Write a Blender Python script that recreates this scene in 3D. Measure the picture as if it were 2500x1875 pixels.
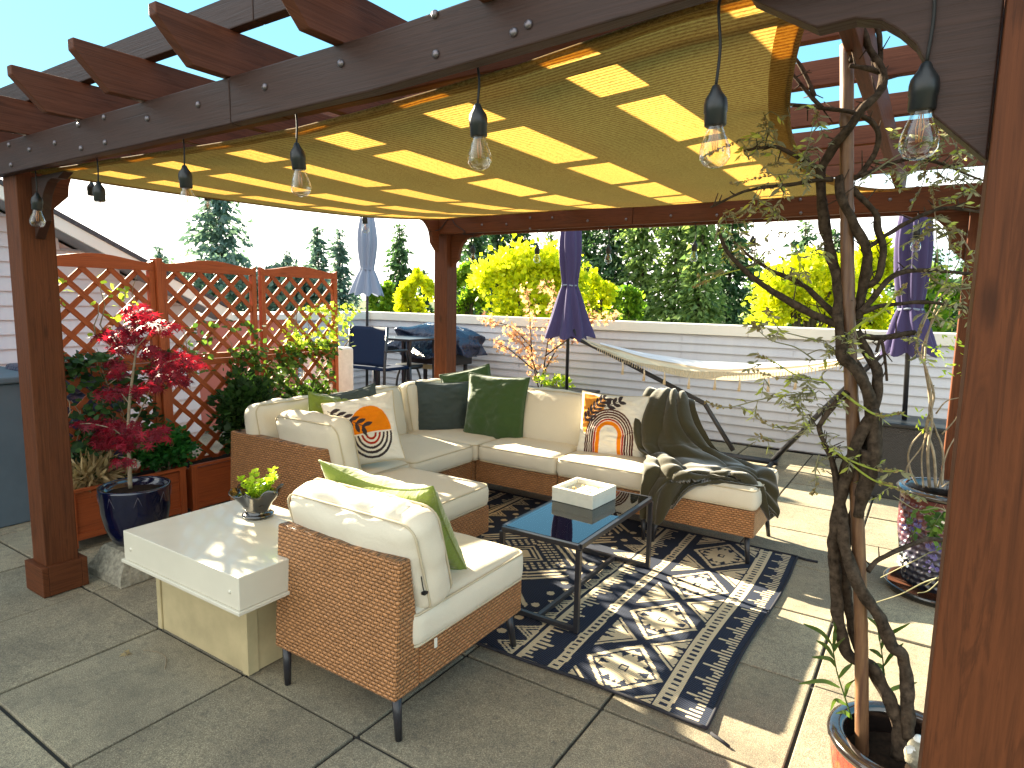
import bpy, math, random
import numpy as np
from mathutils import Vector, Matrix, noise
PI = math.pi
rnd = random.Random(7)
rng = np.random.default_rng(7)
for o in list(bpy.data.objects): bpy.data.objects.remove(o)
S = bpy.context.scene
C = S.collection

# ------------------------------------------------------------------ camera
H = 1.48
ROT = np.array([[0.8363, 0.5479, 0.0197], [0.0878, -0.0983, -0.9913], [-0.5412, 0.8307, -0.1303]])
u_, s_, vt_ = np.linalg.svd(ROT); ROT = u_ @ vt_
FPX = 1565.8
cam = bpy.data.cameras.new('camera'); co = bpy.data.objects.new('camera', cam); C.objects.link(co)
cam.sensor_width = 36; cam.lens = FPX / 2500 * 36; cam.clip_end = 2000; cam.clip_start = 0.05
r_, d_, f_ = ROT
co.matrix_world = Matrix(((r_[0], -d_[0], -f_[0], 0), (r_[1], -d_[1], -f_[1], 0), (r_[2], -d_[2], -f_[2], H), (0, 0, 0, 1)))
S.camera = co
def PY(x, y, Y):
    v = ROT.T @ np.array([x - 1250, y - 937.5, FPX]); return Vector((v[0] * Y / v[1], Y, H + v[2] * Y / v[1]))
def PX(x, y, X):
    v = ROT.T @ np.array([x - 1250, y - 937.5, FPX]); return Vector((X, v[1] * X / v[0], H + v[2] * X / v[0]))
def PZ(x, y, z=0.0):
    v = ROT.T @ np.array([x - 1250, y - 937.5, FPX]); t = (z - H) / v[2]; return Vector((v[0] * t, v[1] * t, z))
def PD(x, y, d):       # point at horizontal distance d
    v = ROT.T @ np.array([x - 1250, y - 937.5, FPX]); t = d / math.hypot(v[0], v[1]); return Vector((v[0] * t, v[1] * t, H + v[2] * t))

# ------------------------------------------------------------------ light
SUN = Vector((-2.15, 0.44, 1.0)).normalized()
el = math.asin(SUN.z); az = math.atan2(SUN.x, SUN.y)
sl = bpy.data.lights.new('sun', 'SUN'); so = bpy.data.objects.new('sun', sl); C.objects.link(so)
sl.energy = 5.0; sl.angle = math.radians(0.55); sl.color = (1.0, 0.88, 0.66)
so.rotation_euler = SUN.to_track_quat('Z', 'Y').to_euler(); so.location = (-20, 5, 12)
W = bpy.data.worlds.new('World'); S.world = W; W.use_nodes = True
nt = W.node_tree; nt.nodes.clear()
def N(nt, t, **k):
    n = nt.nodes.new(t)
    for a, b in k.items():
        if a == 'inp':
            for i, v in b.items(): n.inputs[i].default_value = v
        else: setattr(n, a, b)
    return n
out = N(nt, 'ShaderNodeOutputWorld'); bg = N(nt, 'ShaderNodeBackground')
sky = N(nt, 'ShaderNodeTexSky'); sky.sky_type = 'NISHITA'; sky.sun_disc = False
sky.sun_elevation = el; sky.sun_rotation = az; sky.air_density = 1.0; sky.dust_density = 0.1; sky.ozone_density = 1.0
tc = N(nt, 'ShaderNodeTexCoord'); sep = N(nt, 'ShaderNodeSeparateXYZ'); nt.links.new(tc.outputs['Generated'], sep.inputs[0])
mp = N(nt, 'ShaderNodeMapping'); mp.inputs['Scale'].default_value = (1.6, 1.6, 5.5); nt.links.new(tc.outputs['Generated'], mp.inputs[0])
nz = N(nt, 'ShaderNodeTexNoise', inp={'Scale': 1.7, 'Detail': 7.0, 'Roughness': 0.55, 'Distortion': 0.5}); nt.links.new(mp.outputs[0], nz.inputs['Vector'])
el_r = N(nt, 'ShaderNodeMapRange', inp={1: 0.30, 2: 0.12, 3: 0.0, 4: 1.0}); nt.links.new(sep.outputs['Z'], el_r.inputs[0])
add = N(nt, 'ShaderNodeMath', operation='MULTIPLY_ADD'); nt.links.new(nz.outputs[0], add.inputs[0]); add.inputs[1].default_value = 1.5; nt.links.new(el_r.outputs[0], add.inputs[2])
# more cloud towards the sun side (-X)
sx = N(nt, 'ShaderNodeMath', operation='MULTIPLY_ADD'); nt.links.new(sep.outputs['X'], sx.inputs[0]); sx.inputs[1].default_value = -0.30; nt.links.new(add.outputs[0], sx.inputs[2])
cf = N(nt, 'ShaderNodeMapRange', inp={1: 1.38, 2: 1.9, 3: 0.0, 4: 1.0}); nt.links.new(sx.outputs[0], cf.inputs[0])
tint = N(nt, 'ShaderNodeMix', data_type='RGBA', blend_type='MULTIPLY'); tint.inputs[0].default_value = 1.0
tint.inputs[7].default_value = (0.52, 0.90, 0.92, 1); nt.links.new(sky.outputs[0], tint.inputs[6])
even = N(nt, 'ShaderNodeMix', data_type='RGBA'); even.inputs[0].default_value = 0.85; nt.links.new(tint.outputs[2], even.inputs[6]); even.inputs[7].default_value = (0.58, 1.40, 1.95, 1)
bk = N(nt, 'ShaderNodeMapRange', inp={1: 0.0, 2: -0.45, 3: 0.0, 4: 0.42}); nt.links.new(sep.outputs['Y'], bk.inputs[0])  # unseen cloud bank behind the camera (-Y), added to warm the ambient light
mx = N(nt, 'ShaderNodeMath', operation='MAXIMUM'); nt.links.new(cf.outputs[0], mx.inputs[0]); nt.links.new(bk.outputs[0], mx.inputs[1])
mixc = N(nt, 'ShaderNodeMix', data_type='RGBA'); nt.links.new(mx.outputs[0], mixc.inputs[0]); nt.links.new(even.outputs[2], mixc.inputs[6])
mixc.inputs[7].default_value = (7.2, 6.6, 5.9, 1)
nt.links.new(mixc.outputs[2], bg.inputs[0]); bg.inputs[1].default_value = 0.080
nt.links.new(bg.outputs[0], out.inputs[0])
S.view_settings.view_transform = 'Standard'; S.view_settings.look = 'None'; S.view_settings.exposure = 2.95; S.view_settings.gamma = 1
S.cycles.max_bounces = 8; S.cycles.transparent_max_bounces = 16; S.cycles.caustics_reflective = False; S.cycles.caustics_refractive = False
S.cycles.use_denoising = True

# ------------------------------------------------------------------ materials
MATS = {}
def srgb(h):
    h = h.lstrip('#'); c = [int(h[i:i + 2], 16) / 255 for i in (0, 2, 4)]
    return tuple((x / 12.92 if x <= .04045 else ((x + .055) / 1.055) ** 2.4) for x in c) + (1,)
class MT:
    def __init__(s, name, col=(.5, .5, .5, 1), rough=.6, spec=.5):
        s.m = bpy.data.materials.new(name); s.m.use_nodes = True; s.nt = s.m.node_tree
        s.b = s.nt.nodes['Principled BSDF']; s.o = s.nt.nodes['Material Output']
        s.b.inputs['Base Color'].default_value = col; s.b.inputs['Roughness'].default_value = rough; s.b.inputs['Specular IOR Level'].default_value = spec
        MATS[name] = s.m
    def n(s, t, **k): return N(s.nt, t, **k)
    def l(s, a, b): s.nt.links.new(a, b)
    def uv(s, scale=(1, 1, 1), rot=(0, 0, 0), obj=False):
        t = s.n('ShaderNodeTexCoord') if obj else s.n('ShaderNodeUVMap'); m = s.n('ShaderNodeMapping')
        m.inputs['Scale'].default_value = scale; m.inputs['Rotation'].default_value = rot
        s.l(t.outputs['Object'] if obj else t.outputs[0], m.inputs[0]); return m.outputs[0]
    def noise(s, vec, sc, det=4, rough=.6, dist=0):
        n = s.n('ShaderNodeTexNoise', inp={'Scale': sc, 'Detail': det, 'Roughness': rough, 'Distortion': dist}); s.l(vec, n.inputs['Vector']); return n.outputs[0]
    def ramp(s, fac, stops):
        r = s.n('ShaderNodeValToRGB'); e = r.color_ramp.elements
        while len(e) > 1: e.remove(e[0])
        e[0].position = stops[0][0]; e[0].color = stops[0][1]
        for p, c in stops[1:]:
            q = e.new(p); q.color = c
        s.l(fac, r.inputs[0]); return r.outputs[0]
    def mix(s, fac, a, b, mode='MIX'):
        m = s.n('ShaderNodeMix', data_type='RGBA', blend_type=mode)
        for i, v in ((0, fac), (6, a), (7, b)):
            if isinstance(v, (int, float, tuple)): m.inputs[i].default_value = v
            else: s.l(v, m.inputs[i])
        return m.outputs[2]
    def math(s, op, a, b=0.0, c=0.0):
        m = s.n('ShaderNodeMath', operation=op)
        for i, v in enumerate((a, b, c)):
            if isinstance(v, (int, float)): m.inputs[i].default_value = v
            else: s.l(v, m.inputs[i])
        return m.outputs[0]
    def col(s, c): s.l(c, s.b.inputs['Base Color']); return s
    def bump(s, h, st=.3, d=.01):
        b = s.n('ShaderNodeBump'); b.inputs['Strength'].default_value = st; b.inputs['Distance'].default_value = d; s.l(h, b.inputs['Height']); s.l(b.outputs[0], s.b.inputs['Normal']); return s
    def trans(s, colr, w):
        t = s.n('ShaderNodeBsdfTranslucent'); m = s.n('ShaderNodeMixShader'); m.inputs[0].default_value = w
        if isinstance(colr, tuple): t.inputs[0].default_value = colr
        else: s.l(colr, t.inputs[0])
        s.l(s.b.outputs[0], m.inputs[1]); s.l(t.outputs[0], m.inputs[2]); s.l(m.outputs[0], s.o.inputs[0]); return s
def k(c, f): return tuple(min(1, x * f) for x in c[:3]) + (1,)

def wood(name, hexc, rough=.55, var=.55, spec=.4):
    t = MT(name, rough=rough, spec=spec); c = srgb(hexc)
    v = t.uv((1.2, 22, 22)); n1 = t.noise(v, 2.2, 6, .62, 1.2)
    n2 = t.noise(t.uv((.6, 90, 90)), 2, 3, .6)
    v3 = t.uv((1.5, 5, 5)); n3 = t.noise(v3, 1.4, 3)
    cc = t.ramp(n1, [(.25, k(c, 1 - var)), (.45, c), (.55, k(c, 1 + var * .4)), (.62, k(c, 1 - var * .5)), (.78, k(c, 1 + var))])
    cc = t.mix(.35, cc, t.ramp(n2, [(.35, k(c, .45)), (.65, k(c, 1.25))]))
    cc = t.mix(t.math('MULTIPLY', n3, .5), cc, k(c, .6))
    vo = t.n('ShaderNodeTexVoronoi', inp={'Scale': 1.0, 'Randomness': 1.0}); t.l(t.uv((2.6, 11, 11)), vo.inputs['Vector'])
    kn = t.ramp(vo.outputs['Distance'], [(.05, (1, 1, 1, 1)), (.13, (0, 0, 0, 1))]); cc = t.mix(t.math('MULTIPLY', kn, .65), cc, k(c, .25))
    ck = t.noise(t.uv((.9, 60, 60)), 1.5, 2); cr_ = t.ramp(ck, [(.70, (0, 0, 0, 1)), (.76, (1, 1, 1, 1))]); cc = t.mix(t.math('MULTIPLY', cr_, .6), cc, k(c, .3))
    t.col(cc); t.bump(t.math('SUBTRACT', t.math('ADD', n1, t.math('MULTIPLY', n2, .6)), cr_), .4, .004); return t.m
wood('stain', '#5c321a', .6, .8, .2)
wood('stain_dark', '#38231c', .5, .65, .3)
wood('stain_rafter', '#5f3828', .65, .7, .2)
wood('trellis_wood', '#a85226', .6, .55)
wood('bamboo_dummy', '#a0764e', .5, .3)

t = MT('concrete', rough=.9, spec=.2); v = t.uv(obj=True)
n1 = t.noise(v, 260, 2, .7); n2 = t.noise(v, 2.2, 5, .6); n3 = t.noise(v, 30, 4, .7)
base = t.ramp(n2, [(.28, srgb('#86837c')), (.5, srgb('#a5a094')), (.72, srgb('#bdb7a6'))])
base = t.mix(.95, base, t.ramp(n1, [(.3, srgb('#6b6660')), (.5, srgb('#989285')), (.72, srgb('#cfc9b8'))]), 'OVERLAY')
base = t.mix(t.math('MULTIPLY', t.ramp(n3, [(.5, (0, 0, 0, 1)), (.72, (1, 1, 1, 1))]), .6), base, srgb('#5d5850'))
oi = t.n('ShaderNodeAttribute'); oi.attribute_name = 'tone'
base = t.mix(1.0, base, oi.outputs[0], 'MULTIPLY')
st_ = t.noise(v, 5.5, 6, .7, 1.0); base = t.mix(t.math('MULTIPLY', t.ramp(st_, [(.52, (0, 0, 0, 1)), (.68, (1, 1, 1, 1))]), .30), base, srgb('#5f5b4f'))
t.col(base); t.bump(t.math('ADD', n1, t.math('MULTIPLY', n3, .5)), .5, .003)
MT('joint', srgb('#2c2a26'), .95)
def plain(name, hexc, rough=.6, spec=.4, var=.12, nsc=6, bump=0, bsc=200, metal=0, coat=0):
    t = MT(name, rough=rough, spec=spec); c = srgb(hexc); v = t.uv(obj=True)
    t.col(t.ramp(t.noise(v, nsc, 5), [(.3, k(c, 1 - var)), (.7, k(c, 1 + var))]))
    if bump: t.bump(t.noise(v, bsc, 3), bump, .003)
    t.b.inputs['Metallic'].default_value = metal; t.b.inputs['Coat Weight'].default_value = coat
    return t
# wicker
def wicker(name, hexc, rw=.026, rh=.0125):
    t = MT(name, rough=.40, spec=.45); c = srgb(hexc)
    uv = t.n('ShaderNodeUVMap'); sp = t.n('ShaderNodeSeparateXYZ'); t.l(uv.outputs[0], sp.inputs[0])
    wob = t.noise(t.uv((1, 1, 1)), 22, 2); wv = t.math('MULTIPLY', t.math('SUBTRACT', wob, .5), .010)
    V = t.math('DIVIDE', t.math('ADD', sp.outputs[1], wv), rh); row = t.math('FLOOR', V); fv = t.math('SUBTRACT', V, row)
    odd = t.math('MULTIPLY', t.math('MODULO', t.math('ABSOLUTE', row), 2.0), .5)
    U = t.math('ADD', t.math('DIVIDE', t.math('ADD', sp.outputs[0], t.math('MULTIPLY', wv, .7)), rw), odd); cell = t.math('FLOOR', U); fu = t.math('SUBTRACT', U, cell)
    d = t.math('SUBTRACT', .5, t.math('ABSOLUTE', t.math('SUBTRACT', fu, .5)))          # 0 at the stake, .5 mid strand
    dv = t.math('ABSOLUTE', t.math('SUBTRACT', fv, .5))                                 # 0 mid strand, .5 in the valley
    strand = t.math('SUBTRACT', 1.0, t.math('POWER', t.math('MULTIPLY', dv, 2.0), 3.0))
    dip = t.n('ShaderNodeMapRange', interpolation_type='SMOOTHSTEP', inp={1: .07, 2: .26, 3: 0.0, 4: 1.0}); t.l(d, dip.inputs[0])
    stake = t.n('ShaderNodeMapRange', interpolation_type='SMOOTHSTEP', inp={1: .05, 2: .095, 3: 1.0, 4: 0.0}); t.l(d, stake.inputs[0])
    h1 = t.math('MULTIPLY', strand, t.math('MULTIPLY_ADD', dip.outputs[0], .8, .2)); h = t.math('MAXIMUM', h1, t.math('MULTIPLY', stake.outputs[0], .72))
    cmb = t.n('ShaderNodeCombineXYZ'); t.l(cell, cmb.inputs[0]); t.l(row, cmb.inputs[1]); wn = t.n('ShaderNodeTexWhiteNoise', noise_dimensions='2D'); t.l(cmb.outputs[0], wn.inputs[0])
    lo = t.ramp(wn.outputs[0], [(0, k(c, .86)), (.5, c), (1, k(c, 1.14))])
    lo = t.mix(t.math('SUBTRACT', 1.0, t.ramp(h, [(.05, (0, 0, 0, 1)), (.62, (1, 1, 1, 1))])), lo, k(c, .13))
    t.col(lo); t.bump(h, 1.0, .006); return t.m
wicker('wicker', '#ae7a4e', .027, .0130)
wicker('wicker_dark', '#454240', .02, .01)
def fabric(name, hexc, sc=900, var=.08, rough=.95, bump=.25, sheen=0.0, wr=0.25, trans=0):
    t = MT(name, rough=rough, spec=.15); c = srgb(hexc); v = t.uv(obj=True)
    n1 = t.noise(v, sc, 2, .7); n2 = t.noise(v, 9, 4, .55, .6); n3 = t.noise(v, 3, 3)
    cc = t.ramp(n1, [(.3, k(c, 1 - var)), (.7, k(c, 1 + var))]); cc = t.mix(t.math('MULTIPLY', n3, .25), cc, k(c, .88))
    t.col(cc); t.bump(t.math('ADD', t.math('MULTIPLY', n1, .12), t.math('MULTIPLY', n2, wr * 8)), bump, .006)
    t.b.inputs['Sheen Weight'].default_value = sheen
    if trans: t.trans(cc, trans)
    return t
fabric('cushion', '#d0c7b3', 900, .10, bump=.4)
fabric('piping', '#bdb095', 900, .05)
fabric('velvet_green', '#334a20', 400, .12, .8, .5, .6, .4)
fabric('velvet_lime', '#6c7c2a', 400, .12, .8, .7, .5, .5)
fabric('linen_grey', '#3f4846', 700, .16, .9, .4, .1, .3)
fabric('blanket', '#37321d', 300, .14, .85, .4, .5, .35)
fabric('umbrella_purple', '#4c4368', 600, .06, .8, .2, .1, .1, .2)
fabric('umbrella_grey', '#8e97ab', 600, .06, .8, .2, .1, .1, .25)
fabric('net', '#e2d0b0', 500, .06, .9, .2, .1, .1, .3)
fabric('net_blue', '#d9dde6', 500, .06, .9, .2, .1, .1, .3)
fabric('navy_mesh', '#12203a', 500, .1, .7, .2, 0, .05)
t = fabric('cover_navy', '#14233f', 300, .1, .35, .9, 0, 1.2); t.b.inputs['Specular IOR Level'].default_value = .6
# print pillow
t = MT('print', rough=.95, spec=.1); a = t.n('ShaderNodeAttribute'); a.attribute_name = 'pat'
v = t.uv(obj=True); nn = t.noise(v, 700, 2); t.col(t.mix(.18, a.outputs[0], t.ramp(nn, [(.3, (.3, .3, .3, 1)), (.7, (1, 1, 1, 1))]), 'MULTIPLY')); t.bump(t.noise(v, 9, 4), .5, .015)
# rug
t = MT('rug', rough=.85, spec=.25); a = t.n('ShaderNodeAttribute'); a.attribute_name = 'pat'
f = t.math('GREATER_THAN', a.outputs[2], .5)
v = t.uv(obj=True); sp = t.n('ShaderNodeSeparateXYZ'); t.l(v, sp.inputs[0])
rib = t.math('SINE', t.math('MULTIPLY', t.math('ADD', sp.outputs[1], t.math('MULTIPLY', sp.outputs[0], .35)), 2 * PI / .011))
nn = t.noise(v, 160, 2)
cd = t.mix(t.math('MULTIPLY', t.math('ADD', rib, 1), .45), srgb('#14161d'), srgb('#303a50'))
cl = t.mix(t.math('MULTIPLY', nn, .6), srgb('#d4c3a0'), srgb('#aa977a'))
t.col(t.mix(f, cd, cl)); t.bump(rib, .5, .003)
plain('rug_edge', '#24242a', .9)
# sail
t = MT('sail', rough=.9, spec=.1); v = t.uv(obj=True); sp = t.n('ShaderNodeSeparateXYZ'); t.l(v, sp.inputs[0])
w1 = t.math('SINE', t.math('MULTIPLY', sp.outputs[1], 2 * PI / .014)); nn = t.noise(t.uv((1, 5, 1), obj=True), 110, 3, .8); n3 = t.noise(t.uv((3, .6, 1), obj=True), 4, 4)
g = t.math('ADD', t.math('MULTIPLY', w1, .10), nn)
cc = t.ramp(g, [(.3, srgb('#54452c')), (.5, srgb('#80704c')), (.7, srgb('#a08c64'))])
t.col(t.mix(.4, cc, t.ramp(n3, [(.3, srgb('#7a6636')), (.7, srgb('#94804a'))])))
t.trans(t.ramp(g, [(.36, srgb('#94642c')), (.5, srgb('#cc9a48')), (.62, srgb('#e8c25e'))]), .50); t.bump(g, .3, .003)
t = MT('siding', rough=.55, spec=.3); n1 = t.noise(t.uv((1, 1, .12), obj=True), 9, 5, .65); n2 = t.noise(t.uv((1, 1, 1), obj=True), 1.3, 3)
t.col(t.mix(t.math('MULTIPLY', n2, .4), t.ramp(n1, [(.3, srgb('#bcbdc3')), (.55, srgb('#c4c5c9')), (.75, srgb('#c9c9ca'))]), srgb('#b3b4ba'))); plain('cap', '#dcd8cc', .5, .4, .05, 2)
t = plain('lid', '#cfc8b5', .25, .5, .05, 4, 0, coat=.2); t.l(t.ramp(t.noise(t.uv((1, 1, 1), obj=True), 7, 6, .7), [(.3, (.20, .20, .20, 1)), (.7, (.27, .27, .27, 1))]), t.b.inputs['Roughness']); plain('panel', '#b3a37c', .5, .4, .14, 7)
plain('black_metal', '#26262a', .35, .5, .1, 5); plain('dark_plastic', '#15191c', .4, .5, .1, 5)
plain('bolt', '#6a6468', .4, .6, .3, 30, metal=.8); plain('cable', '#151515', .6)
plain('shingle', '#4c4a4c', .95, .2, .4, 60, .5, 120); plain('soffit', '#8a8c92', .7); plain('salmon', '#c4796a', .8, .2, .06, 2)
plain('bluegrey', '#57636b', .85, .15, .12, 3); plain('soil', '#2a1f17', 1, .1, .5, 60, .9, 90)
plain('glaze_blue', '#070d28', .14, .6, .3, 8, coat=.6); plain('pot_black', '#0c0d0e', .15, .6, .2, 10, coat=1)
plain('white_wood', '#d8d5c6', .6, .3, .06, 20); plain('cream_in', '#d9b878', .7)
plain('pier', '#8b8575', .95, .1, .35, 45, 1, 70); plain('white_stone', '#d9d9d6', .7, .3, .1, 20)
plain('bark', '#43382e', .95, .1, .6, 60, 1, 130); plain('twig', '#8c7c66', .9, .1, .3, 40); plain('trunk_far', '#4a4238', .95, .1, .2, 5)
plain('bark_pale', '#8d7f6a', .9, .1, .3, 30, .6, 90)
t = MT('bamboo', rough=.45); v = t.uv((1, 1, 1), obj=True); c = srgb('#9a7048'); n1 = t.noise(t.uv((30, 30, 2), obj=True), 3, 5); n2 = t.noise(v, 9, 5, .7)
t.col(t.mix(t.math('MULTIPLY', n2, .8), t.ramp(n1, [(.3, srgb('#5a3c2a')), (.55, srgb('#84603f')), (.8, srgb('#a5845a'))]), srgb('#4a2f24'))); t.bump(n1, .3, .003)
# red glazed pots
t = MT('glaze_red', rough=.12, spec=.7); v = t.uv((1, 1, .45), obj=True); n1 = t.noise(v, 38, 5, .65, 1.2)
t.col(t.ramp(n1, [(.3, srgb('#2a0806')), (.48, srgb('#8e1c08')), (.62, srgb('#d8481c')), (.78, srgb('#7a4030'))])); t.b.inputs['Coat Weight'].default_value = 1; t.bump(n1, .4, .004)
t = MT('glaze_plum', rough=.28, spec=.6); v = t.uv(obj=True); sp = t.n('ShaderNodeSeparateXYZ'); t.l(v, sp.inputs[0])
n1 = t.noise(v, 14, 3); g = t.math('ADD', t.math('MULTIPLY', sp.outputs[2], 1.6), t.math('MULTIPLY', n1, .35))
t.col(t.ramp(g, [(.2, srgb('#0d0d12')), (.55, srgb('#3c3a4a')), (.75, srgb('#4c2630')), (1.0, srgb('#541c1c'))])); t.b.inputs['Coat Weight'].default_value = .4
plain('glaze_dark', '#1c1614', .15, .6, .4, 20, coat=1)
def leafm(name, a, b, tr=.45, rough=.55, sc=3):
    t = MT(name, rough=rough, spec=.35); g = t.n('ShaderNodeNewGeometry'); r = g.outputs['Random Per Island']
    c = t.ramp(r, [(0, srgb(a)), (1, srgb(b))]); t.col(c); t.trans(t.mix(1.0, c, (1.5, 1.5, 1.1, 1), 'MULTIPLY'), tr); return t
leafm('leaf_maple', '#520c1c', '#96182e', .45); leafm('leaf_vine', '#2c4a1c', '#6e8a34', .4); leafm('leaf_dark', '#1d3618', '#3c5c26', .3)
leafm('leaf_bright', '#8fb02c', '#c9d84a', .5); leafm('leaf_fern', '#1f5a24', '#3d7a30', .4)
leafm('leaf_conifer', '#243f2e', '#557548', .35); leafm('leaf_conifer_haze', '#46605a', '#6c857a', .3)  # second one paler and bluer: distance haze put into the leaf colour
leafm('leaf_cedar', '#46633a', '#8aa058', .4)
leafm('leaf_yellow', '#93a512', '#e6e02c', .6); leafm('leaf_green', '#3f6a1c', '#86a02a', .5); leafm('leaf_pink', '#b0806a', '#d8b07e', .5)
leafm('leaf_wisteria', '#6c6c50', '#a09c7c', .35); leafm('leaf_shoot', '#93a040', '#c8cf6a', .5); leafm('bud', '#77684c', '#a5925c', .3)
leafm('petal_violet', '#4a3f7a', '#7c72ac', .3); leafm('leaf_lily', '#35491f', '#556a2a', .35); leafm('leaf_dry', '#8a7450', '#b09a70', .3)
# glass
def glassm(name, tintc, gl=.12):
    t = MT(name); tr = t.n('ShaderNodeBsdfTransparent'); tr.inputs[0].default_value = tintc
    g = t.n('ShaderNodeBsdfGlossy'); g.inputs['Roughness'].default_value = .02; g.inputs[0].default_value = (1, 1, 1, 1)
    f = t.n('ShaderNodeLayerWeight'); f.inputs[0].default_value = gl; m = t.n('ShaderNodeMixShader')
    t.l(f.outputs[1 if gl < .2 else 0], m.inputs[0]); t.l(tr.outputs[0], m.inputs[1]); t.l(g.outputs[0], m.inputs[2]); t.l(m.outputs[0], t.o.inputs[0]); return t
glassm('bulb_glass', (.90, .90, .88, 1), .195)
t = glassm('table_glass', (.42, .44, .46, 1), .42)
plain('filament', '#c98a50', .5); plain('mirror_panel', '#a8c4ea', .12, .6, .02)

# ------------------------------------------------------------------ mesh builder
class MB:
    def __init__(s): s.v = []; s.f = []; s.uv = []; s.mi = []; s.sm = []
    def face(s, idx, uvs, mi=0, sm=False): s.f.append(idx); s.uv.extend(uvs); s.mi.append(mi); s.sm.append(sm)
    def box(s, lo, hi, grain=None, M=None, mi=0, off=None, ch=0.0):
        x0, y0, z0 = lo; x1, y1, z1 = hi; b = len(s.v)
        P = [(x0, y0, z0), (x1, y0, z0), (x1, y1, z0), (x0, y1, z0), (x0, y0, z1), (x1, y0, z1), (x1, y1, z1), (x0, y1, z1)]
        for p in P:
            s.v.append(tuple(M @ Vector(p)) if M else p)
        if off is None: off = (rnd.random() * 7, rnd.random() * 7)
        for q, ax in (((0, 3, 2, 1), 2), ((4, 5, 6, 7), 2), ((0, 1, 5, 4), 1), ((2, 3, 7, 6), 1), ((1, 2, 6, 5), 0), ((3, 0, 4, 7), 0)):
            s.face([b + i for i in q], [uvof(P[i], ax, grain, off) for i in q], mi)
    def bar(s, a, b, w, h, up=(0, 0, 1), mi=0):     # rectangular bar between two points, grain along it
        a = Vector(a); b = Vector(b); d = b - a; L = d.length; z = d.normalized(); x = Vector(up).cross(z)
        if x.length < 1e-4: x = Vector((1, 0, 0)).cross(z)
        x.normalize(); y = z.cross(x)
        M = Matrix((x.to_4d(), y.to_4d(), z.to_4d(), (0, 0, 0, 1))).transposed(); M.translation = a
        M = Matrix(((x.x, y.x, z.x, a.x), (x.y, y.y, z.y, a.y), (x.z, y.z, z.z, a.z), (0, 0, 0, 1)))
        s.box((-w / 2, -h / 2, 0), (w / 2, h / 2, L), grain=2, M=M, mi=mi)
    def tube(s, pts, rad, seg=8, cap=True, mi=0, lump=0.0):
        pts = [Vector(p) for p in pts]; n = len(pts)
        if isinstance(rad, (int, float)): rad = [rad] * n
        rad = list(np.interp(np.linspace(0, 1, n), np.linspace(0, 1, len(rad)), rad))
        t0 = (pts[1] - pts[0]).normalized(); ref = Vector((0, 0, 1)) if abs(t0.z) < .9 else Vector((1, 0, 0)); u = t0.cross(ref).normalized()
        b0 = len(s.v); Ls = 0
        for i, p in enumerate(pts):
            t = (pts[min(i + 1, n - 1)] - pts[max(i - 1, 0)])
            t = t.normalized() if t.length > 1e-9 else t0
            u = (u - t * u.dot(t)); u = u.normalized() if u.length > 1e-6 else t.orthogonal().normalized(); w = t.cross(u)
            for j in range(seg):
                a = 2 * PI * j / seg; r = rad[i]
                if lump: r *= 1 + lump * noise.noise(Vector((p.x * 25 + math.cos(a) * 1.5, p.y * 25 + math.sin(a) * 1.5, p.z * 25)))
                s.v.append(tuple(p + (u * math.cos(a) + w * math.sin(a)) * r))
        for i in range(n - 1):
            L1 = Ls + (pts[i + 1] - pts[i]).length
            for j in range(seg):
                a, b = b0 + i * seg + j, b0 + i * seg + (j + 1) % seg
                s.face([a, b, b + seg, a + seg], [(Ls, j / seg * .1), (Ls, (j + 1) / seg * .1), (L1, (j + 1) / seg * .1), (L1, j / seg * .1)], mi, True)
            Ls = L1
        if cap:
            s.face([b0 + j for j in range(seg)][::-1], [(0, 0)] * seg, mi); s.face([b0 + (n - 1) * seg + j for j in range(seg)], [(0, 0)] * seg, mi)
    def lathe(s, prof, c=(0, 0, 0), seg=28, mi=0, fn=None, M=None):
        b0 = len(s.v)
        for i, (r, z) in enumerate(prof):
            for j in range(seg):
                a = 2 * PI * j / seg; rr = r if fn is None else fn(r, z, a)
                p = Vector((c[0] + rr * math.cos(a), c[1] + rr * math.sin(a), c[2] + z)); s.v.append(tuple(M @ p) if M else tuple(p))
        for i in range(len(prof) - 1):
            for j in range(seg):
                a, b = b0 + i * seg + j, b0 + i * seg + (j + 1) % seg
                s.face([a, b, b + seg, a + seg], [(j / seg, prof[i][1]), ((j + 1) / seg, prof[i][1]), ((j + 1) / seg, prof[i + 1][1]), (j / seg, prof[i + 1][1])], mi, True)
    def prism(s, poly, axis, a0, a1, grain=None, mi=0, M=None):   # poly in the other two axes
        n = len(poly); b = len(s.v); off = (rnd.random() * 7, rnd.random() * 7)
        def mk(p, a):
            q = [0, 0, 0]; o = [i for i in range(3) if i != axis]; q[axis] = a; q[o[0]] = p[0]; q[o[1]] = p[1]; return tuple(q)
        P = [mk(p, a0) for p in poly] + [mk(p, a1) for p in poly]
        for p in P: s.v.append(tuple(M @ Vector(p)) if M else p)
        fl = axis == 1
        f0 = list(range(n)); f1 = list(range(2 * n - 1, n - 1, -1))
        s.face([b + i for i in (f0 if fl else f0[::-1])], [uvof(P[i], axis, grain, off) for i in (f0 if fl else f0[::-1])], mi)
        s.face([b + i for i in (f1 if fl else f1[::-1])], [uvof(P[i], axis, grain, off) for i in (f1 if fl else f1[::-1])], mi)
        for i in range(n):
            j = (i + 1) % n; q = [i, i + n, j + n, j] if fl else [i, j, j + n, i + n]
            s.face([b + t for t in q], [uvof(P[t], [x for x in range(3) if x != axis][0], grain, off) for t in q], mi)
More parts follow.
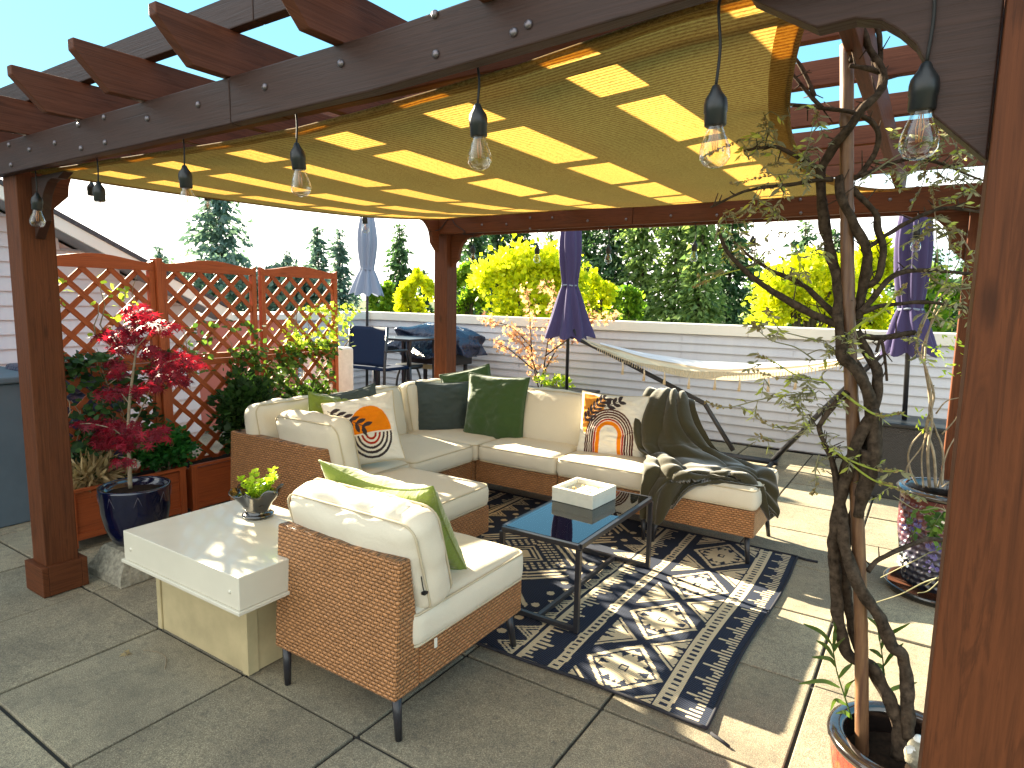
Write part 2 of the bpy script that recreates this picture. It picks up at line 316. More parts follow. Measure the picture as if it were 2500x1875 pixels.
    def grid(s, fn, nu, nv, mi=0, closed=False):
        b = len(s.v)
        for i in range(nu + 1):
            for j in range(nv + 1): s.v.append(tuple(fn(i / nu, j / nv)))
        for i in range(nu):
            for j in range(nv):
                a = b + i * (nv + 1) + j
                s.face([a, a + nv + 1, a + nv + 2, a + 1], [(i / nu, j / nv), ((i + 1) / nu, j / nv), ((i + 1) / nu, (j + 1) / nv), (i / nu, (j + 1) / nv)], mi, True)
    def merge(s, o):
        b = len(s.v); s.v += o.v; s.f += [[i + b for i in q] for q in o.f]; s.uv += o.uv; s.mi += o.mi; s.sm += o.sm
    def build(s, name, mats, parent=None, loc=None):
        me = bpy.data.meshes.new(name); me.from_pydata(s.v, [], s.f); l = me.uv_layers.new(name='UVMap')
        l.data.foreach_set('uv', np.array(s.uv, dtype=np.float32).ravel())
        for m in (mats if isinstance(mats, (list, tuple)) else [mats]): me.materials.append(MATS[m])
        me.polygons.foreach_set('material_index', s.mi); me.polygons.foreach_set('use_smooth', s.sm); me.update()
        o = bpy.data.objects.new(name, me); C.objects.link(o)
        if loc: o.location = loc
        if parent: o.parent = parent; o.matrix_parent_inverse = Matrix.Identity(4); 
        return o
def uvof(p, ax, grain, off):
    if grain is None:
        return {0: (p[1], p[2]), 1: (p[0], p[2]), 2: (p[0], p[1])}[ax]
    o = [i for i in range(3) if i != grain]
    return (p[grain] + off[0], p[o[0]] * .7 + p[o[1]] + off[1])
def bevel(o, w=.004, seg=2):
    m = o.modifiers.new('bevel', 'BEVEL'); m.width = w; m.segments = seg; m.limit_method = 'ANGLE'; m.angle_limit = math.radians(40); return o
def tag(o, label, cat, group=None, kind=None):
    if label: o['label'] = label
    if cat: o['category'] = cat
    if group: o['group'] = group
    if kind: o['kind'] = kind
    return o
def empty(name, label, cat, group=None):     # world-space parts: the Empty stays at the origin of its parts
    o = bpy.data.objects.new(name, None); C.objects.link(o); o.empty_display_size = .1; return tag(o, label, cat, group)
def rebase(root, base):                      # put the Empty at the thing's base, keep parts where they are
    base = Vector(base); root.location = base
    for ch in root.children: ch.location = ch.location - base
    return root
def box1(name, lo, hi, mat, parent=None, grain=None, bv=.003):
    m = MB(); m.box(lo, hi, grain); o = m.build(name, mat, parent)
    if bv: bevel(o, bv)
    return o
def spline(pts, n=6):
    pts = [Vector(p) for p in pts]; P = [pts[0] * 2 - pts[1]] + pts + [pts[-1] * 2 - pts[-2]]; o = []
    for i in range(1, len(P) - 2):
        for q in range(n):
            t = q / n; a, b, c, d = P[i - 1], P[i], P[i + 1], P[i + 2]
            o.append(.5 * ((2 * b) + (-a + c) * t + (2 * a - 5 * b + 4 * c - d) * t * t + (-a + 3 * b - 3 * c + d) * t ** 3))
    o.append(pts[-1]); return o

# leaf clouds ---------------------------------------------------------------
LEAF = {
 'lance': [(0, 0), (.15, .3), (.17, .6), (0, 1.1), (-.17, .6), (-.15, .3)],
 'fine': [(0, 0), (.03, .25), (.5, .0), (.12, .38), (.8, .5), (.13, .55), (.5, .95), (.05, .7), (0, 1.25), (-.05, .7), (-.5, .95), (-.13, .55), (-.8, .5), (-.12, .38), (-.5, .0), (-.03, .25)],
 'oval': [(0, 0), (.35, .25), (.42, .6), (0, 1.05), (-.42, .6), (-.35, .25)],
 'blade': [(0, 0), (.09, .35), (.07, .7), (0, 1), (-.07, .7), (-.09, .35)],
 'tri': [(-.3, 0), (.3, 0), (0, 1)],
 'quad': [(-.4, 0), (.4, .1), (.3, .9), (-.3, 1)],
 'maple': [(0, 0), (.08, .22), (.55, .05), (.28, .34), (.75, .62), (.22, .52), (0, 1.1), (-.22, .52), (-.75, .62), (-.28, .34), (-.55, .05), (-.08, .22)],
}
def leaves(name, mat, pos, dirs, size, shape='oval', parent=None, flat=None, roll=1.0, fold=0.0, var=.35, mats=None):
    pos = np.asarray(pos, float); n = len(pos); d = np.asarray(dirs, float); d = d / (np.linalg.norm(d, axis=1, keepdims=True) + 1e-9)
    r = rng.normal(size=(n, 3)) * roll
    if flat is not None: r = r * .35 + np.asarray(flat, float)
    x = np.cross(d, r); x /= (np.linalg.norm(x, axis=1, keepdims=True) + 1e-9); nrm = np.cross(x, d)
    sh = np.array(LEAF[shape]); m = len(sh)
    sz = np.asarray(size) * (1 + var * (rng.random(n) * 2 - 1))
    V = pos[:, None, :] + sz[:, None, None] * (sh[None, :, 0:1] * x[:, None, :] + sh[None, :, 1:2] * d[:, None, :] + (np.abs(sh[None, :, 0:1]) * -fold) * nrm[:, None, :] - (sh[None, :, 1:2] ** 2 * fold * .6) * nrm[:, None, :])
    V = V.reshape(-1, 3); me = bpy.data.meshes.new(name)
    me.vertices.add(n * m); me.vertices.foreach_set('co', V.ravel()); me.loops.add(n * m); me.loops.foreach_set('vertex_index', np.arange(n * m))
    me.polygons.add(n); me.polygons.foreach_set('loop_start', np.arange(n) * m); me.polygons.foreach_set('loop_total', np.full(n, m)); me.update(); me.validate()
    me.materials.append(MATS[mat]); o = bpy.data.objects.new(name, me); C.objects.link(o)
    if parent: o.parent = parent
    return o
def rdir(n, bias=(0, 0, 0), s=1.0): return rng.normal(size=(n, 3)) * s + np.array(bias)

# ================================================================== SETTING
m = MB(); tones = []
for i in range(-14, 9):
    for j in range(-4, 10):
        x0 = -.273 + .6226 * i; y0 = 1.405 + .6125 * j
        if y0 > 6.9 or x0 < -7.2: continue
        dz = rnd.uniform(-.003, .003); a = rnd.uniform(-.0015, .0015)
        m.box((x0 + .0065 + a, y0 + .0065, -.04), (x0 + .6161 + a, min(y0 + .606, 6.95), dz))
        tones += [(0.86 + rnd.random() * .26)] * 6
o = m.build('patio_pavement', 'concrete'); tag(o, None, None, kind='structure'); bevel(o, .004, 2)
at = o.data.attributes.new('tone', 'FLOAT_COLOR', 'FACE'); at.data.foreach_set('color', np.array([[q, q * .99, q * .97, 1] for q in tones]).ravel())
o = box1('patio_base', (-9, -2, -.3), (6.5, 7.3, -.012), 'joint', bv=0); tag(o, None, None, kind='structure')
m = MB(); m.face([0, 1, 2, 3], [(0, 0)] * 4); m.v = [(-1500, -1500, -9), (1500, -1500, -9), (1500, 1500, -9), (-1500, 1500, -9)]
t = MT('land', rough=1, spec=.1); v = t.uv(obj=True); t.col(t.ramp(t.noise(v, .05, 6), [(.3, srgb('#2f3a24')), (.7, srgb('#5b6444'))]))
o = m.build('ground', 'land'); tag(o, None, None, kind='structure')

def siding_mb(u0, u1, z0, z1, step=.105, depth=.020):   # lapped boards in X (u) / Z, facing -Y at y=0
    m = MB(); z = z0; off = 0
    while z < z1 - .01:
        t = min(step, z1 - z)
        b = len(m.v)
        m.v += [(u0, -depth, z), (u1, -depth, z), (u1, -depth * .95, z + t * .10), (u0, -depth * .95, z + t * .10), (u0, -.001, z + t), (u1, -.001, z + t), (u0, .004, z), (u1, .004, z)]
        for q in ((0, 1, 2, 3), (3, 2, 5, 4), (1, 0, 6, 7)): m.face([b + i for i in q], [(m.v[b + i][0], m.v[b + i][2]) for i in q])
        z += t
    return m
# back parapet with lap siding
root = empty('parapet_wall', 'long low white wall with lap siding and flat cap at back of patio', 'wall')
m = siding_mb(-7.1, 4.5, 0.02, 1.14, .0935)
m.v = [(x, 6.95 + y, z) for x, y, z in m.v]; m.build('siding', 'siding', root)
m = MB(); m.box((-7.28, 6.97, 0), (4.5, 7.12, 1.14)); m.build('wall_core', 'siding', root)
m = MB()
for a, b in ((-7.30, -4.6), (-4.597, -1.6), (-1.597, 1.4), (1.403, 4.5)): m.box((a, 6.915, 1.145), (b, 7.17, 1.258))
bevel(m.build('cap', 'cap', root), .006)
m = MB()
for xj in (-4.42, -2.3, -1.15, 0.35): m.box((xj, 6.931, .03), (xj + .005, 6.934, 1.12))
m.build('siding_joint', 'siding', root)
# left parapet (runs towards the viewer at x = -7.1)
root = empty('side_wall', 'short white capped side wall running behind the lattice planters', 'wall')
m = siding_mb(4.2, 6.94, 0.02, 1.14, .0935)
m.v = [(-7.1 - y, x, z) for x, y, z in m.v]; m.f = [q[::-1] for q in m.f]; m.build('siding', 'siding', root)
m = MB(); m.box((-7.26, 4.2, 0), (-7.12, 6.96, 1.14)); m.build('wall_core', 'siding', root)
m = MB(); m.box((-7.30, 4.2, 1.145), (-7.06, 6.91, 1.262)); bevel(m.build('cap', 'cap', root), .006)
# salmon clad wall seen through the lattice
root = empty('salmon_wall', 'salmon pink wall with white coping seen through the middle lattice panel', 'wall')
box1('panel', (-6.9, 3.3, 0), (-6.7, 5.3, 1.18), 'salmon', root); box1('coping', (-6.95, 3.3, 1.182), (-6.65, 5.3, 1.25), 'cap', root)

# house on the left with lap siding, gable rake falling away from the viewer
root = empty('neighbour_house', 'white sided house end with grey soffit and sloping gable roof beyond lattice', 'house')
XR = -6.0
ra = PX(130, 515, XR); rb = PX(541, 740, XR); sl_ = (rb.z - ra.z) / (rb.y - ra.y)
def rz(y): return ra.z + sl_ * (y - ra.y)
ye = 3.95; yt = -2.5
m = siding_mb(yt, ye - .25, -.3, rz(yt), .118)
XW = -6.32
fv = []
for x, y, z in m.v: fv.append((XW - y, x, min(z, rz(x) - .13)))
m.v = fv; m.f = [q[::-1] for q in m.f]
# clip the far end: cut boards under the rake with many short segments
m2 = MB(); n = 26
for i in range(n):
    a = yt + (ye - .2 - yt) * i / n; b = yt + (ye - .2 - yt) * (i + 1) / n
    q = siding_mb(a, b, -.3, rz((a + b) / 2) - .14, .118); q.v = [(XW - y, x, z) for x, y, z in q.v]; q.f = [f[::-1] for f in q.f]; m2.merge(q)
m2.build('siding', 'siding', root)
m = MB(); m.prism([(yt, -.3), (ye - .2, -.3), (ye - .2, rz(ye - .2) - .14), (yt, rz(yt) - .14)], 0, -9.0, XW - .02); m.build('wall_core', 'siding', root)
m = MB(); m.prism([(yt, rz(yt) - .02), (ye, rz(ye) - .02), (ye, rz(ye) + .02), (yt, rz(yt) + .02)], 0, -12, XR + .01); m.build('roof', 'shingle', root)
m = MB(); m.prism([(yt, rz(yt) - .125), (ye, rz(ye) - .125), (ye, rz(ye) - .022), (yt, rz(yt) - .022)], 0, XR - .03, XR); m.build('fascia', 'cap', root)
m = MB(); m.prism([(yt, rz(yt) - .12), (ye, rz(ye) - .12), (ye, rz(ye) - .10), (yt, rz(yt) - .10)], 0, XW - .01, XR - .031); m.build('soffit', 'soffit', root)
# blue grey storage cabinet / upstand by the left post
root = empty('storage_cabinet', 'blue grey cabinet beside the front left pergola post', 'cabinet')
box1('body', (-5.6, .4, 0), (-4.76, 1.78, .90), 'bluegrey', root, bv=.01); box1('lid', (-5.63, .38, .903), (-4.735, 1.80, .945), 'bluegrey', root, bv=.01)

# ================================================================== PERGOLA
perg = empty('pergola', 'large reddish brown wooden pergola over the patio sofa set', 'pergola')
def part(name, m, mat, parent=perg, bv=.004):
    o = m.build(name, mat, parent)
    if bv: bevel(o, bv)
    return o
posts = {'fl': (-3.648, -3.505, 1.262, 1.405), 'fr': (.05, .19, 1.265, 1.405), 'bl': (-3.67, -3.53, 4.36, 4.50), 'br': (.115, .255, 4.36, 4.50)}
for kx, (a, b, c, d) in posts.items():
    m = MB(); m.box((a, c, 0), (b, d, 2.10), 2); p = part('post', m, 'stain')
    m = MB(); w = .028
    m.box((a - w, c - w, .003), (b + w, c - .0005, .15), 0); m.box((a - w, d + .0005, .003), (b + w, d + w, .15), 0)
    m.box((a - w, c, .003), (a - .0005, d, .149), 1); m.box((b + .0005, c, .003), (b + w, d, .149), 1)
    o = m.build('base_trim', 'stain', p); bevel(o, .003)
# beams (pairs of boards either side of the posts)
def beam(y0, y1, z0, z1, xs, mat='stain_dark'):
    o0 = None
    for a, b in xs:
        m = MB(); m.box((a, y0, z0), (b, y1, z1), 0); o0 = part('beam', m, mat)
    return o0
xs = ((-4.1, -1.832), (-1.829, .55))
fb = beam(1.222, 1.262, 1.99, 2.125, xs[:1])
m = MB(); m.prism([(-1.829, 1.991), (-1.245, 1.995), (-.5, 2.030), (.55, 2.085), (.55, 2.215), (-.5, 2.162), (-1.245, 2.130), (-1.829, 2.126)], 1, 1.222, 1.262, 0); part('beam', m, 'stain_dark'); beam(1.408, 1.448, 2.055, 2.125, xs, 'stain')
xs2 = ((-3.70, -1.832), (-1.829, .55)); bb = beam(4.315, 4.357, 2.02, 2.15, xs2, 'stain'); beam(4.503, 4.543, 2.02, 2.15, xs2, 'stain')
# rafters
RZ = lambda y: 2.127 + (y - 1.22) * .008
for x in (-3.725, -3.25, -2.775, -2.311, -1.832, -1.335, -.857, -.215, .30):
    m = MB(); y0, y1 = 1.012, 4.75
    m.prism([(y0, 2.262), (y0, 2.229), (y0 + .1, RZ(1.1)), (y1 - .1, RZ(y1)), (y1, RZ(y1) + .1), (y1, RZ(y1) + .135)], 0, x - .038, x, 1)
    part('rafter', m, 'stain_rafter', bv=.003)
SL = (1.232, 1.73, 2.20, 2.665, 3.235, 3.74, 4.22, 4.62)
for i, y in enumerate(SL):
    z0 = 2.2635 + (y - 1.22) * .0085
    segs = ((-4.15, -1.72), (-1.717, .62)) if i % 2 == 0 else ((-4.15, -.95), (-.947, .62))
    for a, b in segs:
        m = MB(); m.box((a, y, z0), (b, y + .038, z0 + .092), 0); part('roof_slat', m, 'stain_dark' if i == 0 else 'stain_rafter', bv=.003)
# knee braces
KB = [(0, 0), (.33, 0), (.265, .024), (.205, .021), (.165, .032), (.138, .053), (.112, .08), (.096, .11), (.085, .145), (.080, .195), (0, .275)]
def knee(px, sgn, y0, y1, zb):
    pl = [(px + sgn * s, zb - t) for s, t in KB]
    if sgn < 0: pl = pl[::-1]
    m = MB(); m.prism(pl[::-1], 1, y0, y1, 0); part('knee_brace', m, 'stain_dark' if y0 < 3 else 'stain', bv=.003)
def kneeY(py, sgn, x0, x1, zb):
    pl = [(py + sgn * s, zb - t) for s, t in KB]
    if sgn > 0: pl = pl[::-1]
    m = MB(); m.prism(pl, 0, x0, x1, 1); part('knee_brace', m, 'stain', bv=.003)
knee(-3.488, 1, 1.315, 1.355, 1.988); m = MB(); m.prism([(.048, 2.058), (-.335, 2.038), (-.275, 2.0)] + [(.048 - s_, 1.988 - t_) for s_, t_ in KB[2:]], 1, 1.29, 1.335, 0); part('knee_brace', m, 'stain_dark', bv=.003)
knee(-3.528, 1, 4.41, 4.45, 2.018); knee(.113, -1, 4.41, 4.45, 2.018)
kneeY(1.407, 1, -3.58, -3.54, 2.125); kneeY(4.314, -1, -3.62, -3.58, 2.14); kneeY(1.407, 1, .10, .14, 2.125); kneeY(4.314, -1, .165, .205, 2.14)
# carriage bolts: sub-parts of the front and back beams
bm = MB(); bm.lathe([(.0001, -.007), (.006, -.0065), (.0095, -.003), (.010, 0), (.0101, .002)], seg=12)
RX = Matrix.Rotation(-PI / 2, 4, 'X')
bm.v = [(v[0], v[2], v[1]) for v in bm.v]
b0 = bm.build('bolt', 'bolt', fb); first = True
pts = [PY(x / 2.458, y / 2.458, 1.221) for x, y in ((55, 870), (67, 990), (178, 898), (330, 858), (487, 890), (472, 750), (625, 705), (632, 855), (885, 712), (1190, 628), (1590, 522), (2045, 380))]
pts += [PY(*p, 1.221) for p in ((1062, 35), (1064, 132), (1254, 79), (833, 155), (1290, 60))]
pb = [PY(900 + x / 2.765, 480 + y / 2.765, 4.314) for x, y in ((765, 190), (930, 187), (1090, 143), (1090, 217), (1240, 143), (1478, 163), (1738, 152), (2040, 130))] + [PY(*p, 4.314) for p in ((1750, 525), (1753, 495), (1954, 487), (1955, 520), (2173, 487), (2225, 490))]
for p in pts + pb:
    if first: o = b0; first = False
    else: o = b0.copy(); C.objects.link(o)
    o.parent = fb if p.y < 3 else bb; o.location = p

# ================================================================== SHADE SAIL
def sail(u, v):
    y = 1.295 + (4.13 - 1.295) * v
    xl = -3.42 + .10 * math.sin(PI * v); xr = -.21 - .26 * math.sin(PI * v) ** .8 + .05 * v
    x = xl + (xr - xl) * u
    y += -.0 + .05 * math.sin(PI * u) * (1 - v) * .6 - .05 * math.sin(PI * u) * v
    z0 = float(np.interp(u, (0, .25, .55, .8, .92, 1), (2.005, 1.98, 1.965, 2.005, 2.045, 2.055)))
    z = z0 + (2.116 - z0) * v ** 2.6 - .058 * math.sin(PI * v) * (.30 + .85 * u)
    z += .010 * math.sin(v * 9 + u * 3) * u
    z += .006 * noise.noise(Vector((x * 2.2, y * 1.1, 3))) 
    return Vector((x, y, z))
root = empty('shade_sail', 'mustard yellow mesh shade sail stretched under the pergola rafters', 'shade sail')
m = MB(); m.grid(sail, 70, 60); m.build('sail_cloth', 'sail', root)
m = MB()
for fn in (lambda q: sail(q, 0), lambda q: sail(q, 1), lambda q: sail(0, q), lambda q: sail(1, q)):
    m.tube([fn(i / 40) for i in range(41)], .007, 6)
    m.tube([fn(i / 40) + Vector((0, 0, .002)) for i in range(41)], .004, 6)
# folded hem band
def hem(f, inn): m.grid(lambda a, b: f(a, b * inn) + Vector((0, 0, -.004 - .002 * math.sin(a * 60))), 40, 2)
hem(lambda a, b: sail(a, b), .012); hem(lambda a, b: sail(a, 1 - b), .012); hem(lambda a, b: sail(b, a), .012); hem(lambda a, b: sail(1 - b, a), .016)
m.build('hem', 'sail', root)

# ================================================================== STRING LIGHTS
sl_root = empty('string_lights', 'black festoon string lights with clear bulbs hung along the pergola beams', 'string lights')
def festoon_unit():
    s = MB(); s.lathe([(.003, 0), (.006, -.002), (.009, -.010), (.017, -.022), (.0185, -.030), (.0185, -.042), (.0172, -.044), (.0172, -.062), (.0150, -.064), (.0001, -.064)], seg=16)
    b = MB(); b.lathe([(.0125, -.060), (.0130, -.068), (.0175, -.080), (.0225, -.094), (.0245, -.105), (.0235, -.114), (.0175, -.123), (.008, -.1275), (.0001, -.128)], seg=18)
    f = MB()
    for a in range(4): f.tube([(.002 * math.cos(a * 1.57), .002 * math.sin(a * 1.57), -.066), (.005 * math.cos(a * 1.57), .005 * math.sin(a * 1.57), -.085), (.003 * math.cos(a * 1.57), .003 * math.sin(a * 1.57), -.104)], .0006, 5)
    return s, b, f
us, ub, uf = festoon_unit(); proto = None; anchors = []
FRONT = [(90, 470), (240, 443), (450, 403), (724, 348), (1166, 252), (1748, 207), (2262, 150)]
LEFTB = [(223, 443), (506, 460), (722, 476), (889, 523)]
BACKB = [(1155, 598), (1312, 598), (1486, 596), (1697, 588), (1838, 575), (2240, 553)]
tops = [(PY(x, y, 1.285), 2.06, 1.2) for x, y in FRONT] + [(PX(x, y, -3.66), 2.10, 1.1) for x, y in LEFTB] + [(PY(x, y, 4.40), 2.03, 1.1) for x, y in BACKB]
for P, zt, sc in tops:
    if proto is None:
        s = us.build('socket', 'dark_plastic', sl_root); b = ub.build('bulb', 'bulb_glass', s); f = uf.build('filament', 'filament', s); proto = (s, b, f)
    else:
        s = proto[0].copy(); C.objects.link(s); s.parent = sl_root
        for q in proto[1:]:
            c = q.copy(); C.objects.link(c); c.parent = s
    s.location = P; s.scale = (sc, sc, sc); s.rotation_euler = (rnd.uniform(-.08, .08), rnd.uniform(-.08, .08), rnd.random() * 6)
    anchors.append((P, zt))
for P, zt in anchors:
    m = MB(); zt = max(zt, P.z + .03)
    m.tube(spline([(P.x, P.y, P.z - .004), (P.x + .004, P.y, P.z + (zt - P.z) * .4), (P.x - .003, P.y, P.z + (zt - P.z) * .8), (P.x, P.y, zt)], 4), .0030, 6); m.build('hanging_cord', 'cable', sl_root)
fr = [a for a in anchors[:7]]; ba = anchors[11:]
for seq, axis in ((fr, 0), (anchors[7:11], 1), (ba, 0)):
    m = MB()
    for (A, za), (B, zb) in zip(seq[:-1], seq[1:]):
        za = max(za, A.z + .03); zb = max(zb, B.z + .03)
        m.tube(spline([(A.x, A.y, za - .006), ((A.x + B.x) / 2, (A.y + B.y) / 2, (za + zb) / 2 + (.008 if axis == 0 else -.01)), (B.x, B.y, zb - .006)], 6), .0030, 5)
    m.build('cable', 'cable', sl_root)
m = MB(); A = anchors[11][0]
m.tube(spline([(-3.60, 4.2, 2.03), (-3.56, 4.30, 2.06), (-3.46, 4.306, 2.15), (-3.40, 4.306, 2.09), (-3.30, 4.308, 2.03), (A.x - .05, 4.33, 2.014), (A.x, 4.40, 2.012)], 6), .0035, 6)
m.build('cable', 'cable', sl_root)

# ================================================================== SOFT GOODS HELPERS
def cushion_mb(w, d, h, puff=.02, r=.035, n=14, seed=0, wr=.004, crown=True):
    m = MB(); key = {}; hw, hd, hh = w / 2, d / 2, h / 2
    def vert(p):
        kk = tuple(round(c, 5) for c in p)
        if kk in key: return key[kk]
        P = Vector((p[0] * hw, p[1] * hd, p[2] * hh)); inn = Vector((max(-hw + r, min(hw - r, P.x)), max(-hd + r, min(hd - r, P.y)), max(-hh + min(r, hh * .8), min(hh - min(r, hh * .8), P.z))))
        e = P - inn; rr = min(r, hh * .8)
        if e.length > 1e-6: e = e.normalized() * min(rr, e.length * 1.0 if e.length < rr else rr)
        Q = inn + e; a, b, c = p
        cr = (1 - a ** 4) * (1 - b ** 4)
        Q.z += c * puff * (1 - a * a) ** .6 * (1 - b * b) ** .6
        Q.x += a * puff * .45 * (1 - b * b) * (1 - c * c); Q.y += b * puff * .45 * (1 - a * a) * (1 - c * c)
        nz = noise.noise(Vector((Q.x * 5 + seed * 7.3, Q.y * 5, Q.z * 5 + seed))) + .5 * noise.noise(Vector((Q.x * 14 + seed, Q.y * 14, Q.z * 14)))
        s = math.sin(a * 11 + seed + 3 * noise.noise(Vector((Q.x * 3, Q.y * 3, seed)))) * math.exp(-((1 - abs(b)) / .22) ** 2)
        Q += (Q.normalized()) * (nz * wr * 1.4 + s * wr * .55)
        key[kk] = len(m.v); m.v.append(tuple(Q)); return key[kk]
    for ax in range(3):
        for sg in (-1, 1):
            o = [i for i in range(3) if i != ax]
            nn = [n, n]
            if ax != 2: nn[1] = 6          # fewer rows over the thickness
            nu = n; nv = n if ax == 2 else 6
            def P(i, j):
                q = [0, 0, 0]; q[ax] = sg
                q[o[0]] = -1 + 2 * i / nu; q[o[1]] = -1 + 2 * j / nv
                return vert(q)
            for i in range(nu):
                for j in range(nv):
                    f = [P(i, j), P(i + 1, j), P(i + 1, j + 1), P(i, j + 1)]
                    if (sg > 0) == (ax == 1): f = f[::-1]
                    m.face(f, [(m.v[t][0], m.v[t][1] + m.v[t][2]) for t in f], 0, True)
    return m
def cushion(name, size, parent, M, puff=.02, r=.035, seed=0, wr=.004, mat='cushion', pipe=True, zipper=None):
    w, d, h = size; m = cushion_mb(w, d, h, puff, r, 22, seed, wr); m.v = [tuple(M @ Vector(v)) for v in m.v]
    o = m.build(name, mat, parent)
    if pipe:
        pm = MB()
        for sg in (1, -1):
            pts = []
            hx, hy, rc = w / 2 - .27 * r + puff * .12, d / 2 - .27 * r + puff * .12, r * .95
            for (cx_, cy_, a0) in ((hx - rc, hy - rc, 0), (-hx + rc, hy - rc, PI / 2), (-hx + rc, -hy + rc, PI), (hx - rc, -hy + rc, 1.5 * PI)):
                for q in range(6):
                    a = a0 + PI / 2 * q / 5; pts.append(M @ Vector((cx_ + rc * math.cos(a), cy_ + rc * math.sin(a), sg * (h / 2 - r * .27) + .001 * math.sin(q * 1.3 + seed))))
                nx_ = 8; P0_ = pts[-1]
            pts.append(pts[0]); pm.tube(pts, .0046, 6, cap=False)
        pm.build('piping', 'piping', o)
    return o
def TR(loc, rx=0, ry=0, rz=0):
    return Matrix.Translation(Vector(loc)) @ Matrix.Rotation(math.radians(rz), 4, 'Z') @ Matrix.Rotation(math.radians(ry), 4, 'Y') @ Matrix.Rotation(math.radians(rx), 4, 'X')
def wbase(name, lo, hi, root, mat='wicker', bv=.008):
    return box1(name, lo, hi, mat, root, bv=bv)
def leg(root, x, y, dx, dy, z=.165):
    m = MB(); m.tube([(x, y, z), (x + dx, y + dy, .002)], [.0175, .0125], 8); return m.build('leg', 'black_metal', root)

# ================================================================== ARMCHAIR
ch = empty('armchair', 'armless wicker lounge chair with cream cushions beside the white metal box table', 'armchair', )
m = MB(); m.prism([(1.425, .165), (1.548, .165), (1.548, .33), (1.505, .636), (1.452, .638)], 0, -1.975, -1.36)
bevel(m.build('backrest', 'wicker', ch), .009)
wbase('seat_base', (-1.972, 1.552, .165), (-1.362, 2.20, .312), ch)
cushion('seat_cushion', (.635, .70, .13), ch, TR((-1.662, 1.855, .375)), .022, .035, 1, .004)
cushion('back_cushion', (.67, .385, .155), ch, TR((-1.665, 1.605, .592), rx=106), .035, .066, 2, .011)
for x, y, dx, dy in ((-1.385, 1.46, .0, .01), (-1.95, 1.46, .0, .0), (-1.40, 2.155, .012, .03), (-1.94, 2.155, -.01, .03)): leg(ch, x, y, dx, dy)
m = MB(); m.tube(spline([(-1.352, 1.545, .56), (-1.346, 1.548, .52), (-1.345, 1.552, .508)], 4), .002, 5); m.box((-1.352, 1.545, .497), (-1.338, 1.565, .506))
m.build('toggle', 'cable', ch)
m = MB(); m.box((-1.341, 1.60, .285), (-1.337, 1.612, .318)); m.build('zip_pull', 'white_wood', ch)

# ================================================================== SECTIONAL SOFA (modules)
def module(name, label, x0, x1, y0, y1, back=(), seat=None, seed=0, leg4=True, mats='wicker'):
    r = empty(name, label, 'sofa section', 'sections of the corner sofa')
    wbase('seat_base', (x0, y0, .165), (x1, y1, .322), r)
    for side in back:
        if side == '-X':
            m = MB(); m.prism([(x0 - .012, .165), (x0 - .0005, .165), (x0 + .075, .322), (x0 + .055, .636), (x0, .636)], 1, y0, y1); bevel(m.build('backrest', 'wicker', r), .008)
        if side == '-Y':
            m = MB(); m.prism([(y0 - .035, .165), (y0 - .0005, .165), (y0 + .07, .322), (y0 + .045, .636), (y0 - .012, .636)], 0, x0 - .012, x1); bevel(m.build('backrest', 'wicker', r), .008)
        if side == '+Y':
            m = MB(); m.prism([(y1 + .0005, .165), (y1 + .035, .165), (y1 + .012, .636), (y1 - .045, .636), (y1 - .07, .322)], 0, x0, x1); bevel(m.build('backrest', 'wicker', r), .008)
    sx0, sx1, sy0, sy1 = seat or (x0, x1, y0, y1)
    cushion('seat_cushion', (sx1 - sx0 + .012, sy1 - sy0 + .012, .125), r, TR(((sx0 + sx1) / 2, (sy0 + sy1) / 2, .384)), .016, .035, seed, .004)
    for x, dx in ((x0 + .045, 0), (x1 - .045, 0)):
        for y, dy in ((y0 + .045, 0), (y1 - .045, 0)): leg(r, x, y, (.02 if x > (x0 + x1) / 2 else -.02), (.025 if y > (y0 + y1) / 2 else -.02))
    return r
m1 = module('sofa_corner_section', 'corner sofa section with wicker back and side nearest the red maple', -3.59, -2.755, 2.34, 2.985, ('-X', '-Y'), (-3.50, -2.70, 2.42, 2.98), 3)
m2 = module('sofa_section', 'left armless sofa section between the near corner and the far corner', -3.59, -2.70, 2.99, 3.625, ('-X',), (-3.50, -2.675, 2.985, 3.62), 4)
m3 = module('sofa_corner_section', 'far corner sofa section holding the dark grey and green pillows', -3.59, -2.70, 3.63, 4.30, ('-X', '+Y'), (-3.50, -2.665, 3.625, 4.23), 5)
m4 = module('sofa_section', 'middle armless sofa section right of the large green pillow', -2.695, -2.02, 3.67, 4.30, ('+Y',), (-2.655, -2.02, 3.645, 4.23), 6)
m5 = module('sofa_section', 'armless sofa section under the rainbow arch pillow', -2.015, -1.375, 3.67, 4.30, ('+Y',), (-2.01, -1.375, 3.645, 4.23), 7)
ot1 = module('ottoman', 'wicker ottoman with sunlit cream cushion in front of the near sofa corner', -2.655, -2.02, 2.26, 2.89, (), None, 8)
ot2 = module('ottoman', 'wicker ottoman at right sofa end with dark green blanket over it', -1.37, -.745, 3.67, 4.27, (), None, 9)
for o in (ot1, ot2): o['category'] = 'ottoman'
